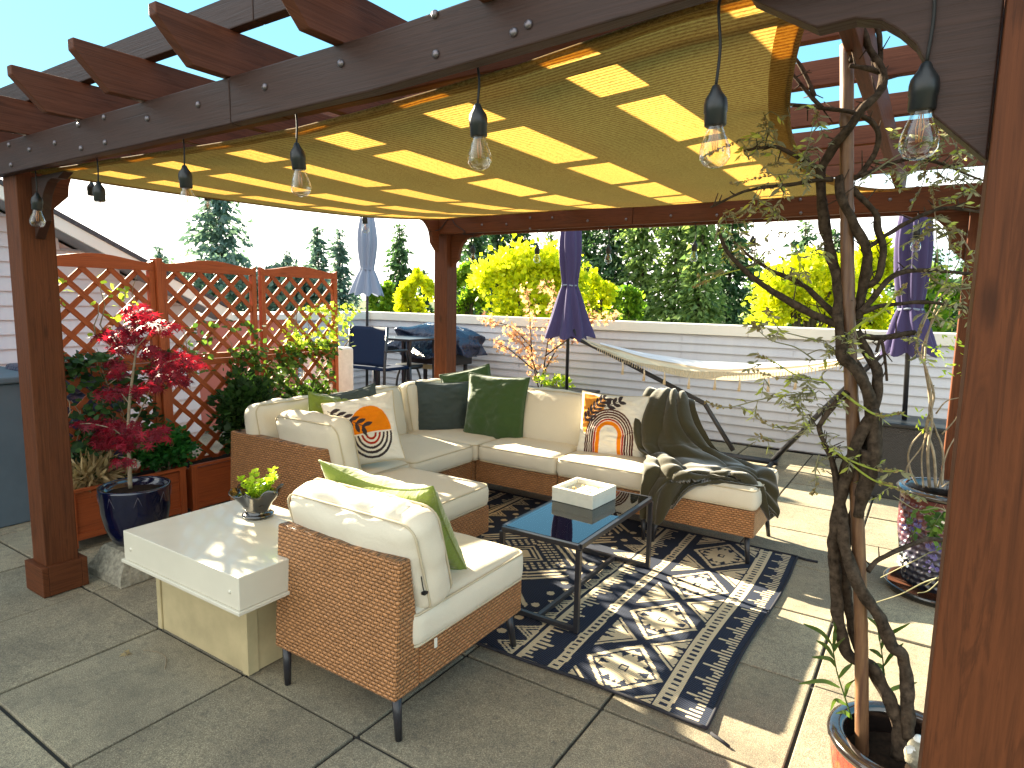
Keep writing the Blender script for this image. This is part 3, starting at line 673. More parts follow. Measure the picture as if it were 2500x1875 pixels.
# back cushions
cushion('back_cushion', (.62, .42, .14), m1, TR((-3.42, 2.67, .60), rx=78, rz=90), .035, .05, 11, .008)
cushion('back_cushion', (.56, .42, .14), m1, TR((-2.965, 2.475, .590), rx=104), .035, .06, 12, .008)
cushion('back_cushion', (.64, .42, .14), m2, TR((-3.40, 3.31, .60), rx=78, rz=90), .03, .05, 13, .007)
cushion('back_cushion', (.50, .42, .13), m3, TR((-3.40, 3.93, .60), rx=78, rz=90), .03, .05, 14, .007)
cushion('back_cushion', (.62, .42, .13), m3, TR((-3.00, 4.15, .60), rx=78, rz=0), .03, .05, 15, .007)
cushion('back_cushion', (.62, .42, .14), m4, TR((-2.34, 4.13, .605), rx=77), .03, .05, 16, .008)
cushion('back_cushion', (.62, .42, .14), m5, TR((-1.70, 4.13, .605), rx=77), .03, .05, 17, .008)

# ================================================================== PILLOWS
def pillow(name, label, mat, loc, size, rx, rz, ry=0, th=.15, seed=0, pat=None, group=None, n=40, edge=True, sag=0.0, M=None):
    M = M or TR(loc, rx=rx, ry=ry, rz=rz); m = MB(); hw = size[0] / 2; hh = size[1] / 2
    def F(side):
        def fn(u, v):
            a = 2 * u - 1; b = 2 * v - 1
            x = a * hw * (1 - .07 * (1 - b * b) * abs(a)); z = b * hh * (1 - .07 * (1 - a * a) * abs(b))
            t = th / 2 * ((1 - a ** 2) * (1 - b ** 2)) ** .42
            w = noise.noise(Vector((a * 2.2 + seed * 5, b * 2.2, side * 3 + seed))) * .018 + noise.noise(Vector((a * 4 + seed, b * 9, side * 3))) * .011
            # radial tucks in from the corners
            for ca in (-1, 1):
                for cb in (-1, 1):
                    dd = math.hypot(a - ca, b - cb); w += .006 * math.sin(9 * math.atan2(b - cb, a - ca)) * math.exp(-(dd / .45) ** 2)
            tt = max(t + w * min(1, ((1 - a * a) * (1 - b * b)) * 4), 0.0)
            z += -sag * (1 - a * a) * max(0, b) ** 2
            return M @ Vector((x, side * tt, z))
        return fn
    m.grid(F(-1), n, n); nf = len(m.v); k0 = len(m.f); m.grid(F(1), n, n)
    m.f = m.f[:k0] + [q[::-1] for q in m.f[k0:]]
    o = m.build(name, mat, None)
    if edge:
        e = MB(); f = F(-1); P = []
        N_ = 24
        for i in range(N_): P.append(f(i / N_, 0))
        for i in range(N_): P.append(f(1, i / N_))
        for i in range(N_): P.append(f(1 - i / N_, 1))
        for i in range(N_ + 1): P.append(f(0, 1 - i / N_))
        e.tube(P, .0045, 6, cap=False); e.build('trim', mat if mat != 'print' else 'piping', o)
    if pat:
        at = o.data.attributes.new('pat', 'FLOAT_COLOR', 'POINT'); cols = np.ones((len(o.data.vertices), 4), np.float32)
        bgc = srgb('#d9d3c4')
        for i in range(n + 1):
            for j in range(n + 1): cols[i * (n + 1) + j] = pat(i / n, j / n)
        cols[nf:] = bgc; at.data.foreach_set('color', cols.ravel())
    tag(o, label, 'pillow', group); return o
BGC = srgb('#dad4c6'); BR = srgb('#4e2a22'); OR = srgb('#d87a12'); OR2 = srgb('#cf8a3a'); RD = srgb('#9c2c1a'); DK = srgb('#3d3536')
def leafsprig(x, y, x0, y0, ang, L, nl, ll, lw):
    ca, sa = math.cos(ang), math.sin(ang); s = (x - x0) * ca + (y - y0) * sa; t = -(x - x0) * sa + (y - y0) * ca
    if 0 < s < L and abs(t) < .006: return True
    for q in range(nl):
        b = L * (q + .5) / nl
        for sg in (-1, 1):
            la = .75 * sg; dx, dy = s - b, t; p = dx * math.cos(la) + dy * math.sin(la); r = -dx * math.sin(la) + dy * math.cos(la)
            if 0 < p < ll and abs(r) < lw * math.sin(PI * p / ll) ** .8: return True
    return False
def rainbow(u, v):                        # u left-right, v bottom-top
    c = BGC; cx = .50; r = math.hypot((u - cx) * 1.0, max(0, v - .36) * .92)
    # orange brush shape upper left
    if .04 < u < .40 and .36 < v < .97 - .25 * max(0, u - .2) and (u - .04) > .25 * max(0, .55 - v): c = OR2
    if r < .37:
        rr = [(.37, BR), (.345, BGC), (.335, BR), (.31, BGC), (.30, BR), (.275, BGC), (.262, BR), (.24, BGC), (.228, RD), (.205, BGC), (.195, OR), (.14, BGC), (.12, BGC)]
        c = BGC
        for R, cc in rr:
            if r < R: c = cc
    if leafsprig(u, v, .08, .52, .93, .52, 7, .15, .026) and v > .45 and r > .30 and u < .62: c = DK
    if leafsprig(u, v, .40, .78, .55, .26, 3, .13, .03): c = DK
    return c
def arch2(u, v):                          # other print: orange half disc with stripes below
    c = BGC; r = math.hypot((u - .62) / .30, (v - .42) / .40)
    if r < 1 and v > .42: c = OR
    if v < .42:
        q = math.hypot((u - .62) / .30, (v - .42) / .38)
        if q < 1: c = (DK, BGC, DK, BGC, DK, BGC, RD, BGC, RD, BGC)[min(9, int((1 - q) * 11))]
        if v > .40: c = BGC
    if leafsprig(u, v, .06, .86, -.62, .62, 6, .15, .03): c = DK
    return c
pillow('throw_pillow', 'cream pillow with brown and orange rainbow arch print and leaf sprig', 'print', (-1.775, 3.985, .635), (.47, .45), -13, 8, th=.15, seed=1, pat=rainbow, n=150)
_r = Vector((.19, .175, .05)).normalized(); _u = Vector((-.27, -.02, .32)); _u = (_u - _r * _u.dot(_r)).normalized(); _n = _u.cross(_r)
_M = Matrix(((_r.x, _n.x, _u.x, -2.865), (_r.y, _n.y, _u.y, 2.735), (_r.z, _n.z, _u.z, .665), (0, 0, 0, 1)))
pillow('throw_pillow', 'cream pillow with orange half disc and leaf print on the near sofa corner', 'print', None, (.44, .44), 0, 0, th=.15, seed=2, pat=arch2, n=150, M=_M)
pillow('throw_pillow', 'dark slate grey linen pillow in the far sofa corner', 'linen_grey', (-3.19, 3.90, .615), (.43, .43), -12, 42, th=.15, seed=3)
pillow('throw_pillow', 'large moss green velvet pillow right of the dark grey pillow', 'velvet_green', (-2.74, 3.98, .652), (.50, .52), -12, 12, ry=1, th=.17, seed=4)
pillow('throw_pillow', 'green velvet pillow peeking out behind the dark grey pillow', 'velvet_green', (-3.10, 4.13, .71), (.42, .42), -10, 30, ry=-14, th=.13, seed=5)
pillow('throw_pillow', 'sunlit lime green velvet pillow leaning on the lone armchair', 'velvet_lime', (-1.685, 1.765, .635), (.56, .47), 30, 2, ry=1, th=.19, seed=6, sag=.05, n=70)
pillow('throw_pillow', 'small lime green pillow behind the near sofa corner cushion', 'velvet_lime', (-3.20, 2.78, .68), (.34, .34), -14, 78, ry=12, th=.12, seed=7)
pillow('throw_pillow', 'crumpled grey pillow beside the small lime pillow', 'linen_grey', (-3.18, 2.99, .70), (.34, .34), -14, 70, ry=-10, th=.14, seed=8)
pillow('throw_pillow', 'pale blue white pillow lying on top of the far sofa corner', 'net_blue', (-3.02, 4.27, .80), (.34, .16), 60, 10, th=.06, seed=9, edge=False)

# ================================================================== BLANKET
CP = [
 [(-1.60, 4.31, .70), (-1.52, 4.32, .72), (-1.44, 4.32, .72), (-1.37, 4.32, .70), (-1.31, 4.31, .66)],
 [(-1.61, 4.20, .865), (-1.53, 4.20, .875), (-1.45, 4.20, .87), (-1.37, 4.20, .86), (-1.30, 4.20, .81)],
 [(-1.61, 4.02, .71), (-1.52, 4.03, .73), (-1.42, 4.035, .72), (-1.31, 4.06, .70), (-1.20, 4.13, .64)],
 [(-1.58, 3.95, .56), (-1.47, 3.96, .57), (-1.34, 3.98, .57), (-1.20, 4.06, .55), (-1.05, 4.12, .50)],
 [(-1.50, 3.91, .475), (-1.38, 3.92, .485), (-1.20, 3.94, .485), (-1.00, 3.99, .48), (-.86, 4.07, .475)],
 [(-1.44, 3.80, .475), (-1.32, 3.80, .495), (-1.12, 3.83, .485), (-.90, 3.88, .475), (-.715, 3.97, .445)],
 [(-1.42, 3.70, .48), (-1.30, 3.69, .50), (-1.10, 3.73, .482), (-.86, 3.82, .475), (-.685, 3.90, .35)],
 [(-1.38, 3.625, .45), (-1.27, 3.615, .46), (-1.08, 3.66, .475), (-.84, 3.78, .474), (-.672, 3.86, .25)],
 [(-1.385, 3.60, .32), (-1.31, 3.595, .32), (-1.20, 3.615, .43), (-.92, 3.74, .474), (-.70, 3.83, .30)],
 [(-1.375, 3.60, .18), (-1.31, 3.597, .175), (-1.245, 3.600, .19), (-1.10, 3.63, .45), (-.74, 3.80, .455)],
]
def cr(a, b, c, d, t): return .5 * ((2 * b) + (-a + c) * t + (2 * a - 5 * b + 4 * c - d) * t * t + (-a + 3 * b - 3 * c + d) * t ** 3)
CPV = [[Vector(p) for p in row] for row in CP]
def bl(u, v):
    nr, nc = len(CPV), 5; a = v * (nr - 1); i = min(int(a), nr - 2); t = a - i; b = u * (nc - 1); j = min(int(b), nc - 2); q = b - j
    g = lambda r, c: CPV[max(0, min(nr - 1, r))][max(0, min(nc - 1, c))]
    col = [cr(g(i - 1, j + e), g(i, j + e), g(i + 1, j + e), g(i + 2, j + e), t) for e in (-1, 0, 1, 2)]
    return cr(*col, q)
def blf(u, v):
    p = bl(u, v); e = .01; du = bl(min(1, u + e), v) - bl(max(0, u - e), v); dv = bl(u, min(1, v + e)) - bl(u, max(0, v - e)); n = dv.cross(du); n = n.normalized() if n.length > 1e-9 else Vector((0, -1, 1)).normalized()
    if n.z < -.1 or n.y > .4: n = -n
    ph = u * 26 + 5.5 * noise.noise(Vector((u * 2.0, v * 2.6, 4))) + 3.5 * v
    f = (abs(math.sin(ph * .5)) ** .8) * .030 + .014 * noise.noise(Vector((u * 7, v * 9, 1))) + .010 * math.sin(v * 34 + 7 * noise.noise(Vector((u * 3, v * 3, 9)))) * (1 if .35 < v < .8 else .3)
    return p + n * (f + .004)
m = MB(); m.grid(blf, 110, 150); o = m.build('throw_blanket', 'blanket'); s = o.modifiers.new('s', 'SOLIDIFY'); s.thickness = .006; s.offset = 0
tag(o, 'dark olive green plush blanket draped over right sofa end and ottoman', 'blanket')

# ================================================================== RUG
RX1, RX0, RY0, RY1 = -.545, -3.26, 2.115, 3.975
def tri_(x, p): x = x / p; x -= math.floor(x); return 2 * min(x, 1 - x)
def saw(x, p): x = x / p; return x - math.floor(x)
def pat(x, y):
    W_ = RX1 - RX0; d = min(x, W_ - x); Lh = RY1 - RY0
    if d < .012 or y < .008 or y > Lh - .008: return 0
    if d < .125:                     # comb of ticks growing from the edge
        q = saw(y, .118); n = int(q * 5); L = (.035, .052, .090, .052, .035)[min(n, 4)]
        return 1 if (q * 5 - n) < .52 and d - .032 > 0 and d - .032 < L else 0
    if .140 <= d < .205:             # ladder band
        return 0 if (.158 < d < .187 and saw(y, .036) < .42) else 1
    if .205 <= d < .60:              # diamond chain
        c = .385; P = .475; hw = .165; a = abs(d - c); yy = abs(saw(y + .06, P) - .5) * P; hh = .215
        r = a / hw + yy / hh
        if r < 1:
            if .86 < r: return 1
            if .78 < r: return 0
            if math.hypot(a, yy - .155) < .012: return 0
            s = max(a / .105, yy / .120)
            if s < 1:
                s2 = max(a / .018, yy / .022)
                if s2 < .55: return 1
                if s2 < 1: return 0
                # stepped teeth towards the centre
                if yy > .07 and tri_(a + .01, .045) < (yy - .07) / .05: return 0
                if a > .060 and tri_(yy, .048) < (a - .06) / .05: return 0
                return 1
            return 1
        # side triangles between the diamonds
        yo = abs(saw(y + .06 + P / 2, P) - .5) * P; b = hw - a + .018
        if a > .02:
            e = (hw + .012 - a); k_ = yo / .150 + (1 - (a - .03) / (hw - .02))
            if k_ < 1.0 and a < hw + .008:
                if tri_(yo + .012, .052) < (1 - k_) * 1.2 - .35 and a > .10: return 0
                if .80 < k_ < .88: return 0
                return 1
        return 0
    if .60 <= d < .648:
        return 0 if (.612 < d < .636 and saw(y, .036) < .42) else 1
    if .70 <= d < .80:               # long comb
        if d > .775: return 1
        q = saw(y, .155); n = int(q * 5); L = (.075, .045, .03, .03, .055)[min(n, 4)]
        return 1 if (q * 5 - n) < .5 and (.775 - d) < L else 0
    if .815 <= d < .93:              # outlined triangles
        yy = tri_(y, .150) * .075; h = (d - .815) / .115; w = .075 * (1 - h)
        yy = .075 - yy
        if d < .827: return 1
        if yy < w: return 0 if (.012 < w - yy < .020) else 1 if (w - yy < .034) else (1 if (w - yy) > .045 else 0)
        return 0
    if .93 <= d < .985:
        yy = saw(y + .075, .150) * .150 - .075
        return 1 if math.hypot((d - .955) , yy) < .021 else 0
    # centre field: arrows and feathered zig-zags
    c = W_ / 2; a = abs(x - c); P = .62; yy = abs(saw(y, P) - .5) * P
    e = a * .95 + yy
    if e < .075: return 1
    if e < .10: return 0
    if .10 < e < .115 or .135 < e < .15: return 1
    if .185 < e < .30:
        return 1 if saw(yy - a * .9, .052) < .5 and saw(e, .045) < .72 else 0
    if .33 < e < .42 and a < .33: return 1 if saw(yy * 1.1 + a, .06) < .45 else 0
    if .44 < e < .47: return 1
    return 0
def rugz(x, y):
    z = .006 + .0035 * noise.noise(Vector((x * 1.7, y * 1.2, 0))) + .002 * noise.noise(Vector((x * 5, y * 5, 2)))
    d = RY0 + .05 - y
    if y < RY0 + .10: z += .010 * max(0, noise.noise(Vector((x * 4.5, 0, 7)))) * (1 - (y - RY0) / .10)
    return z + .001
nx, ny = 440, 300; rs = []
m = MB()
for i in range(nx + 1):
    for j in range(ny + 1):
        x = RX0 + (RX1 - RX0) * i / nx; y = RY0 + (RY1 - RY0) * j / ny
        wob = .008 * math.sin(x * 5.0) * (1 - j / ny)
        m.v.append((x + .010 * math.sin(y * 4.1) * (i / nx), y + wob, rugz(x, y)))
        wx = (RX1 - x) + .004 * noise.noise(Vector((x * 9, y * 9, 0))); wy = y - RY0 + .004 * noise.noise(Vector((x * 9, y * 9, 5)))
        rs.append(pat(wx, wy))
V = m.v
idx = np.arange((nx + 1) * (ny + 1)).reshape(nx + 1, ny + 1)
F = np.stack([idx[:-1, :-1], idx[1:, :-1], idx[1:, 1:], idx[:-1, 1:]], -1).reshape(-1, 4)
me = bpy.data.meshes.new('patterned_rug'); me.from_pydata(V, [], F.tolist()); me.materials.append(MATS['rug'])
me.polygons.foreach_set('use_smooth', [True] * len(F))
at = me.attributes.new('pat', 'FLOAT', 'POINT'); at.data.foreach_set('value', np.array(rs, np.float32))
rug = bpy.data.objects.new('patterned_rug', me); C.objects.link(rug)
tag(rug, 'dark blue and beige tribal patterned outdoor rug under the coffee table', 'rug')
e = MB()
for f in ((0, None), (nx, None), (None, 0), (None, ny)):
    ids = [int(idx[f[0], j]) for j in range(0, ny + 1, 3)] if f[0] is not None else [int(idx[i, f[1]]) for i in range(0, nx + 1, 4)]
    e.tube([Vector(V[q]) + Vector((0, 0, .002)) for q in ids], .0065, 6)
e.tube([(-.52, 2.10, .008), (-.49, 2.09, .006), (-.45, 2.07, .006)], .006, 6); e.tube([(-.56, 3.97, .008), (-.50, 3.96, .006), (-.44, 3.965, .006)], .007, 6)
e.build('binding', 'rug_edge', rug)

# ================================================================== COFFEE TABLE
ct = empty('coffee_table', 'low black metal coffee table with tinted glass top on the rug', 'table')
ax0, ax1, ay0, ay1, zt = -1.62, -1.215, 2.43, 3.29, .42; w = .022
m = MB()
fr = MB()
for (a, b) in (((ax0, ay0), (ax1, ay0)), ((ax0, ay1), (ax1, ay1))):
    fr.box((a[0], a[1] - w / 2, zt - .024), (b[0], a[1] + w / 2, zt - .001))
for x in (ax0, ax1): fr.box((x - w / 2, ay0 + w / 2 + .0004, zt - .0238), (x + w / 2, ay1 - w / 2 - .0004, zt - .0012))
bevel(fr.build('top_frame', 'black_metal', ct), .002)
for x in (ax0, ax1):
    for y in (ay0, ay1): box1('leg', (x - w / 2 - .0003, y - w / 2 - .0003, .012), (x + w / 2 + .0003, y + w / 2 + .0003, zt - .0245), 'black_metal', ct, bv=.002)
for y in (ay0, ay1): box1('foot_bar', (ax0 + w / 2 + .001, y - w / 2, .013), (ax1 - w / 2 - .001, y + w / 2, .034), 'black_metal', ct, bv=.002)
box1('floor_stretcher', ((ax0 + ax1) / 2 - w / 2, ay0 + w / 2 + .001, .0135), ((ax0 + ax1) / 2 + w / 2, ay1 - w / 2 - .001, .0335), 'black_metal', ct, bv=.002)
box1('glass_top', (ax0 + .011, ay0 + .011, zt - .006), (ax1 - .011, ay1 - .011, zt + .0005), 'table_glass', ct, bv=0)
# game box on the table
gb = empty('wooden_tray', 'square whitewashed wooden tray box with small blocks on the coffee table', 'tray')
gx, gy, gw = -1.49, 3.02, .125; gz = zt + .002; MG = TR((gx, gy, gz), rz=-4)
m = MB(); hw = .125; hd = .125; t_ = .022; hgt = .075
m.box((-hw, -hd, 0), (hw, hd, .048), M=MG)
for lo, hi in (((-hw, -hd, .0482), (hw, -hd + t_, hgt)), ((-hw, hd - t_, .0482), (hw, hd, hgt)), ((-hw, -hd + t_ + .0003, .0482), (-hw + t_, hd - t_ - .0003, hgt - .0003)), ((hw - t_, -hd + t_ + .0003, .0482), (hw, hd - t_ - .0003, hgt - .0003))): m.box(lo, hi, M=MG)
bevel(m.build('box', 'white_wood', gb), .002)
for i, (x, y) in enumerate(((-.05, -.02), (.0, -.04), (.03, .0), (-.03, .04), (.06, -.05), (.05, .05))):
    q = MB(); q.tube([MG @ Vector((x - .012, y, .050)), MG @ Vector((x - .008, y, .062)), MG @ Vector((x + .008, y, .062)), MG @ Vector((x + .012, y, .050))], .003, 6); q.build('handle', 'cream_in', gb)

# ================================================================== WHITE METAL BOX TABLE
wt = empty('box_table', 'white metal covered box table with overhanging lid beside the armchair', 'table')
X0, X1, Y0, Y1 = -2.68, -1.905, 1.240, 1.80
wl = MB(); wl.box((X0, Y0, .40), (X1, Y1, .52)); o = wl.build('lid', 'lid', wt); bevel(o, .003)
m = MB(); m.box((X0 - .009, Y0 - .009, .3865), (X1 + .009, Y1 + .009, .3995)); bevel(m.build('drip_edge', 'lid', wt), .002)
m = MB(); m.box((-2.76 + .02, 1.41, .003), (-2.12, 1.75, .386)); m.build('body', 'panel', wt)
for lo, hi in (((-2.765, 1.402, .004), (-2.735, 1.4095, .385)), ((-2.15, 1.402, .004), (-2.1196, 1.4095, .385)), ((-2.1195, 1.402, .004), (-2.112, 1.45, .385)), ((-2.1195, 1.72, .004), (-2.112, 1.752, .385))):
    m = MB(); m.box(lo, hi); bevel(m.build('corner_trim', 'panel', wt), .0015)
sc = MB(); sc.lathe([(.0001, -.004), (.005, -.0035), (.0075, 0), (.0075, .003)], seg=10); sc.v = [(v[0], v[2], v[1]) for v in sc.v]
s0 = sc.build('screw', 'lid', wt); s0.location = PY(319, 1341, Y0 - .001)
for p in ((560, 1445),):
    o = s0.copy(); C.objects.link(o); o.location = PY(p[0], p[1], Y0 - .001)

# black wavy pot with a small leafy plant
pp = empty('small_planter', 'glossy black wavy rimmed pot with small green leafy plant on the white table', 'potted plant')
PC = Vector((-2.395, 1.665, .522))
m = MB()
wav = lambda r, z, a: r * (1 + (.20 * math.sin(a * 6 + .6) + .05 * math.sin(a * 3)) * max(0, (z - .03) / .09) ** 1.2)
m.lathe([(.0001, 0), (.062, 0), (.066, .012), (.058, .016), (.048, .018), (.052, .035), (.070, .07), (.090, .105), (.098, .118), (.093, .120), (.066, .085), (.055, .06), (.0001, .06)], PC, 60, fn=wav)
b = [i for i in range(len(m.v))]
m.v = [(x, y, z + .014 * math.sin(math.atan2(y - PC.y, x - PC.x) * 6 + 2.0) * max(0, (z - PC.z - .07) / .05)) for x, y, z in m.v]
m.build('pot', 'pot_black', pp)
m = MB(); m.lathe([(.0001, .066), (.055, .064), (.064, .060)], PC, 16); m.build('soil', 'soil', pp)
ps, ds = [], []; st = MB()
for q in range(11):
    a = rnd.random() * 6.3; l = rnd.uniform(.05, .13); sp_ = rnd.uniform(.1, .75)
    b0_ = PC + Vector((math.cos(a) * .02, math.sin(a) * .02, .062)); tip = b0_ + Vector((math.cos(a) * l * sp_, math.sin(a) * l * sp_, l))
    L = spline([b0_, (b0_ + tip) / 2 + Vector((0, 0, .01)), tip], 5); st.tube(L, [.0022, .001], 5)
    for i in range(3, len(L)):
        for z in range(3):
            an = rnd.random() * 6.3; ps.append(tuple(L[i])); ds.append((math.cos(an), math.sin(an), .9))
st.build('stem', 'leaf_green', pp); leaves('foliage', 'leaf_bright', ps, ds, .023, 'oval', pp, flat=(0, 0, 1), fold=.25)

# ================================================================== LATTICE PLANTERS
def lattice_mb(y0, y1, z0, z1, sp=.112, w=.032, th=.008, x=-4.25):
    m = MB()
    for s, xo in ((1, 0), (-1, th + .0006)):
        lo = -(z1 - z0) if s > 0 else 0; kk = -30
        while kk < 40:
            c = kk * sp * 1.414
            # line: y = y0 + c + s*(z - z0)
            if s > 0: za = max(z0, z0 - c); zb = min(z1, z0 + (y1 - y0) - c); ya, yb = y0 + c + (za - z0), y0 + c + (zb - z0)
            else: za = max(z0, z0 + c - (y1 - y0)); zb = min(z1, z0 + c); ya, yb = y0 + c - (za - z0), y0 + c - (zb - z0)
            if zb - za > .03: m.bar((x + xo, ya, za), (x + xo, yb, zb), w if False else th, w, up=(1, 0, 0)) if False else m.bar((x + xo, ya, za), (x + xo, yb, zb), w, th, up=(1, 0, 0))
            kk += 1
    return m
PANELS = [('left', 1.56, 2.245), ('mid', 2.285, 2.99), ('right', 3.03, 3.765)]
pls = []
for i, (nm, y0, y1) in enumerate(PANELS):
    lab = ('wooden planter box with tall lattice panel behind the red maple, leftmost', 'wooden planter box with tall lattice panel in the middle of the row', 'wooden planter box with tall lattice panel nearest the bar chair')[i]
    r = empty('lattice_planter', lab, 'planter', 'lattice planter boxes in a row'); pls.append(r); X = -4.25
    m = MB(); m.box((X - .02, y0, 0.02), (X + .022, y0 + .036, 1.62), 2); bevel(m.build('upright', 'trellis_wood', r), .003)
    m = MB(); m.box((X - .02, y1 - .036, 0.02), (X + .022, y1, 1.62), 2); bevel(m.build('upright', 'trellis_wood', r), .003)
    n = 20; top = [(y0 + (y1 - y0) * q / n, 1.668 + .040 * math.sin(PI * q / n) ** 2 * 1.0 + (.018 if q in (0, n) else .0)) for q in range(n + 1)]
    m = MB(); m.prism([(y0, 1.6205)] + top + [(y1, 1.6205)][:1] if False else [(y1, 1.6205), (y0, 1.6205)] + top, 0, X - .016, X + .020, 1); bevel(m.build('arched_top_rail', 'trellis_wood', r), .002)
    for z0, z1 in ((.985, 1.025), (1.029, 1.065)):
        m = MB(); m.box((X - .016, y0 + .0365, z0), (X + .021, y1 - .0365, z1), 1); bevel(m.build('middle_rail', 'trellis_wood', r), .003)
    lattice_mb(y0 + .03, y1 - .03, 1.06, 1.626).build('lattice_panel', 'trellis_wood', r)
    lattice_mb(y0 + .03, y1 - .03, .30, .988).build('lattice_panel', 'trellis_wood', r)
    # box
    m = MB(); bx0, bx1 = -4.27, -3.99
    m.box((bx1 - .02, y0 + .04, .06), (bx1, y1 - .04, .335), 1); bevel(m.build('front_panel', 'trellis_wood', r), .003)
    m = MB(); m.box((bx1 - .022, y0, .02), (bx1 + .012, y0 + .039, .345), 2); m.build('corner_post', 'trellis_wood', r)
    m = MB(); m.box((bx1 - .022, y1 - .039, .02), (bx1 + .012, y1, .345), 2); m.build('corner_post', 'trellis_wood', r)
    for (a, b) in (((bx0, y0 + .002, .06), (bx1 - .023, y0 + .022, .33)), ((bx0, y1 - .022, .06), (bx1 - .023, y1 - .002, .33)), ((bx0 - .02, y0 + .002, .06), (bx0 - .001, y1 - .002, .33))):
        m = MB(); m.box(a, b, 1); m.build('side_board', 'trellis_wood', r)
    m = MB(); m.box((bx1 - .005, y0 - .003, .346), (bx1 + .018, y1 + .003, .362), 1); m.box((bx1 + .0005, y0 + .04, .062), (bx1 + .009, y1 - .04, .10), 1); m.build('box_rail', 'trellis_wood', r)
    m = MB(); m.grid(lambda u, v: Vector((bx0 + .001 + (bx1 - bx0 - .025) * u, y0 + .024 + (y1 - y0 - .048) * v, .315 + .012 * noise.noise(Vector((u * 9, v * 20, i))))), 8, 20); m.build('soil', 'soil', r)
box1('lattice_divider_post', (-4.29, 2.246, 0.0), (-4.205, 2.2845, 1.70), 'trellis_wood', pls[0], 2)

# climbing plants on the lattice
def vine(name, label, cols, y0, y1, z0, z1, n, mat, size, x=-4.19, dens=None, spread=.05, group='climbing plants on the lattice planters', nst=6, dry=0):
    r = empty(name, label, 'climbing plant', group); st = MB(); ps = []; ds = []
    for s in range(nst):
        y = rnd.uniform(y0, y1); p = Vector((x - .02, y, z0)); L = [p]; zz = z0; top = rnd.uniform(z0 + (z1 - z0) * .5, z1)
        while zz < top:
            zz += .06; y += rnd.uniform(-.05, .05); y = max(y0 - .05, min(y1 + .05, y)); L.append(Vector((x + rnd.uniform(-.04, .03), y, zz)))
        st.tube(L, [.005, .002], 5)
    for q in range(n):
        for _ in range(30):
            y = rnd.uniform(y0 - .04, y1 + .04); z = rnd.uniform(z0, z1); cl = noise.noise(Vector((y * 4.2, z * 4.2, s))) + .35 - (dens(y, z) if dens else 0)
            if cl > rnd.random() * .8: break
        ps.append((x + rnd.gauss(0, spread), y, z)); a = rnd.random() * 6.3; ds.append((rnd.gauss(.5, .6), math.cos(a) * .8, rnd.gauss(-.25, .5)))
    st.build('stem', 'twig', r); leaves('foliage', mat, ps, ds, size, 'oval', r, flat=(.4, 0, .8), fold=.15); return r
vine('climbing_plant', 'dark leafy climber low on the leftmost lattice behind the red maple', None, 1.60, 2.25, .36, 1.12, 950, 'leaf_dark', .045, nst=8)
vine('climbing_plant', 'yellow green climber tips high on the leftmost lattice', None, 1.55, 2.05, 1.22, 1.55, 90, 'leaf_bright', .035, nst=4)
vine('climbing_plant', 'green climber spreading low across the middle lattice', None, 2.75, 3.05, .36, 1.10, 480, 'leaf_vine', .04, nst=6)
vine('climbing_plant', 'dense green climber covering lower half of the right hand lattice', None, 3.02, 3.62, .5, 1.12, 850, 'leaf_vine', .038, nst=9)
vine('climbing_plant', 'sunlit yellow green climber at the right edge of the right hand lattice', None, 3.25, 3.86, 1.05, 1.42, 420, 'leaf_bright', .034, nst=6)
vine('climbing_plant', 'sparse climber leaves crossing the middle rail of the middle lattice', None, 2.3, 2.95, .95, 1.3, 110, 'leaf_vine', .04, nst=3)
def bush(name, label, c, rad, n, mat, size, shape='oval', cat='shrub', stems=10, up=.3, group=None, fold=.1, matst='twig'):
    r = empty(name, label, cat, group); c = Vector(c); P = rng.normal(size=(n, 3)); P /= np.linalg.norm(P, axis=1, keepdims=True); R = rng.random(n) ** .45
    lump = np.array([.75 + .45 * noise.noise(Vector(tuple(p * 2.1 + 3))) for p in P])
    Q = P * (R * lump)[:, None] * np.array(rad) + np.array(c) + np.array([0, 0, rad[2]])
    D = P * .8 + rng.normal(size=(n, 3)) * .5 + np.array([0, 0, up]); st = MB()
    for i in range(stems):
        q = Vector(Q[rnd.randrange(n)]); st.tube(spline([c + Vector((rnd.uniform(-.2, .2) * rad[0], rnd.uniform(-.2, .2) * rad[1], 0)), (c + q) / 2 + Vector((0, 0, .02)), q], 4), [.006, .002], 5)
    st.build('stem', matst, r); leaves('foliage', mat, Q, D, size, shape, r, flat=(0, 0, .6), fold=fold); return r
bush('shrub', 'bushy green shrub in the leftmost planter beside the maple pot', (-4.1, 2.17, .32), (.16, .26, .17), 2600, 'leaf_fern', .028, 'oval')
bush('shrub', 'dark leafy shrub in the middle planter behind the wicker sofa', (-4.1, 2.78, .30), (.17, .30, .34), 2400, 'leaf_dark', .045)
bush('shrub', 'dry grassy clump at the left end of the planter', (-4.1, 1.75, .30), (.14, .2, .10), 500, 'leaf_dry', .09, 'blade')
bush('shrub', 'dense green shrub at the foot of the right hand lattice', (-4.12, 3.35, .33), (.15, .42, .26), 1800, 'leaf_vine', .036)
# blue bins and clutter behind the lattice
box1('storage_bin', (-5.3, 1.75, 0), (-4.75, 2.3, .98), 'cover_navy', None, bv=.03); tag(bpy.data.objects['storage_bin'], 'dark blue covered bin behind the left lattice', 'bin')
o = box1('white_planter', (-4.75, 3.80, 0), (-4.42, 4.12, 1.02), 'white_stone', None, bv=.02); tag(o, 'tall pale stone planter between the right lattice and the bar chair', 'planter')

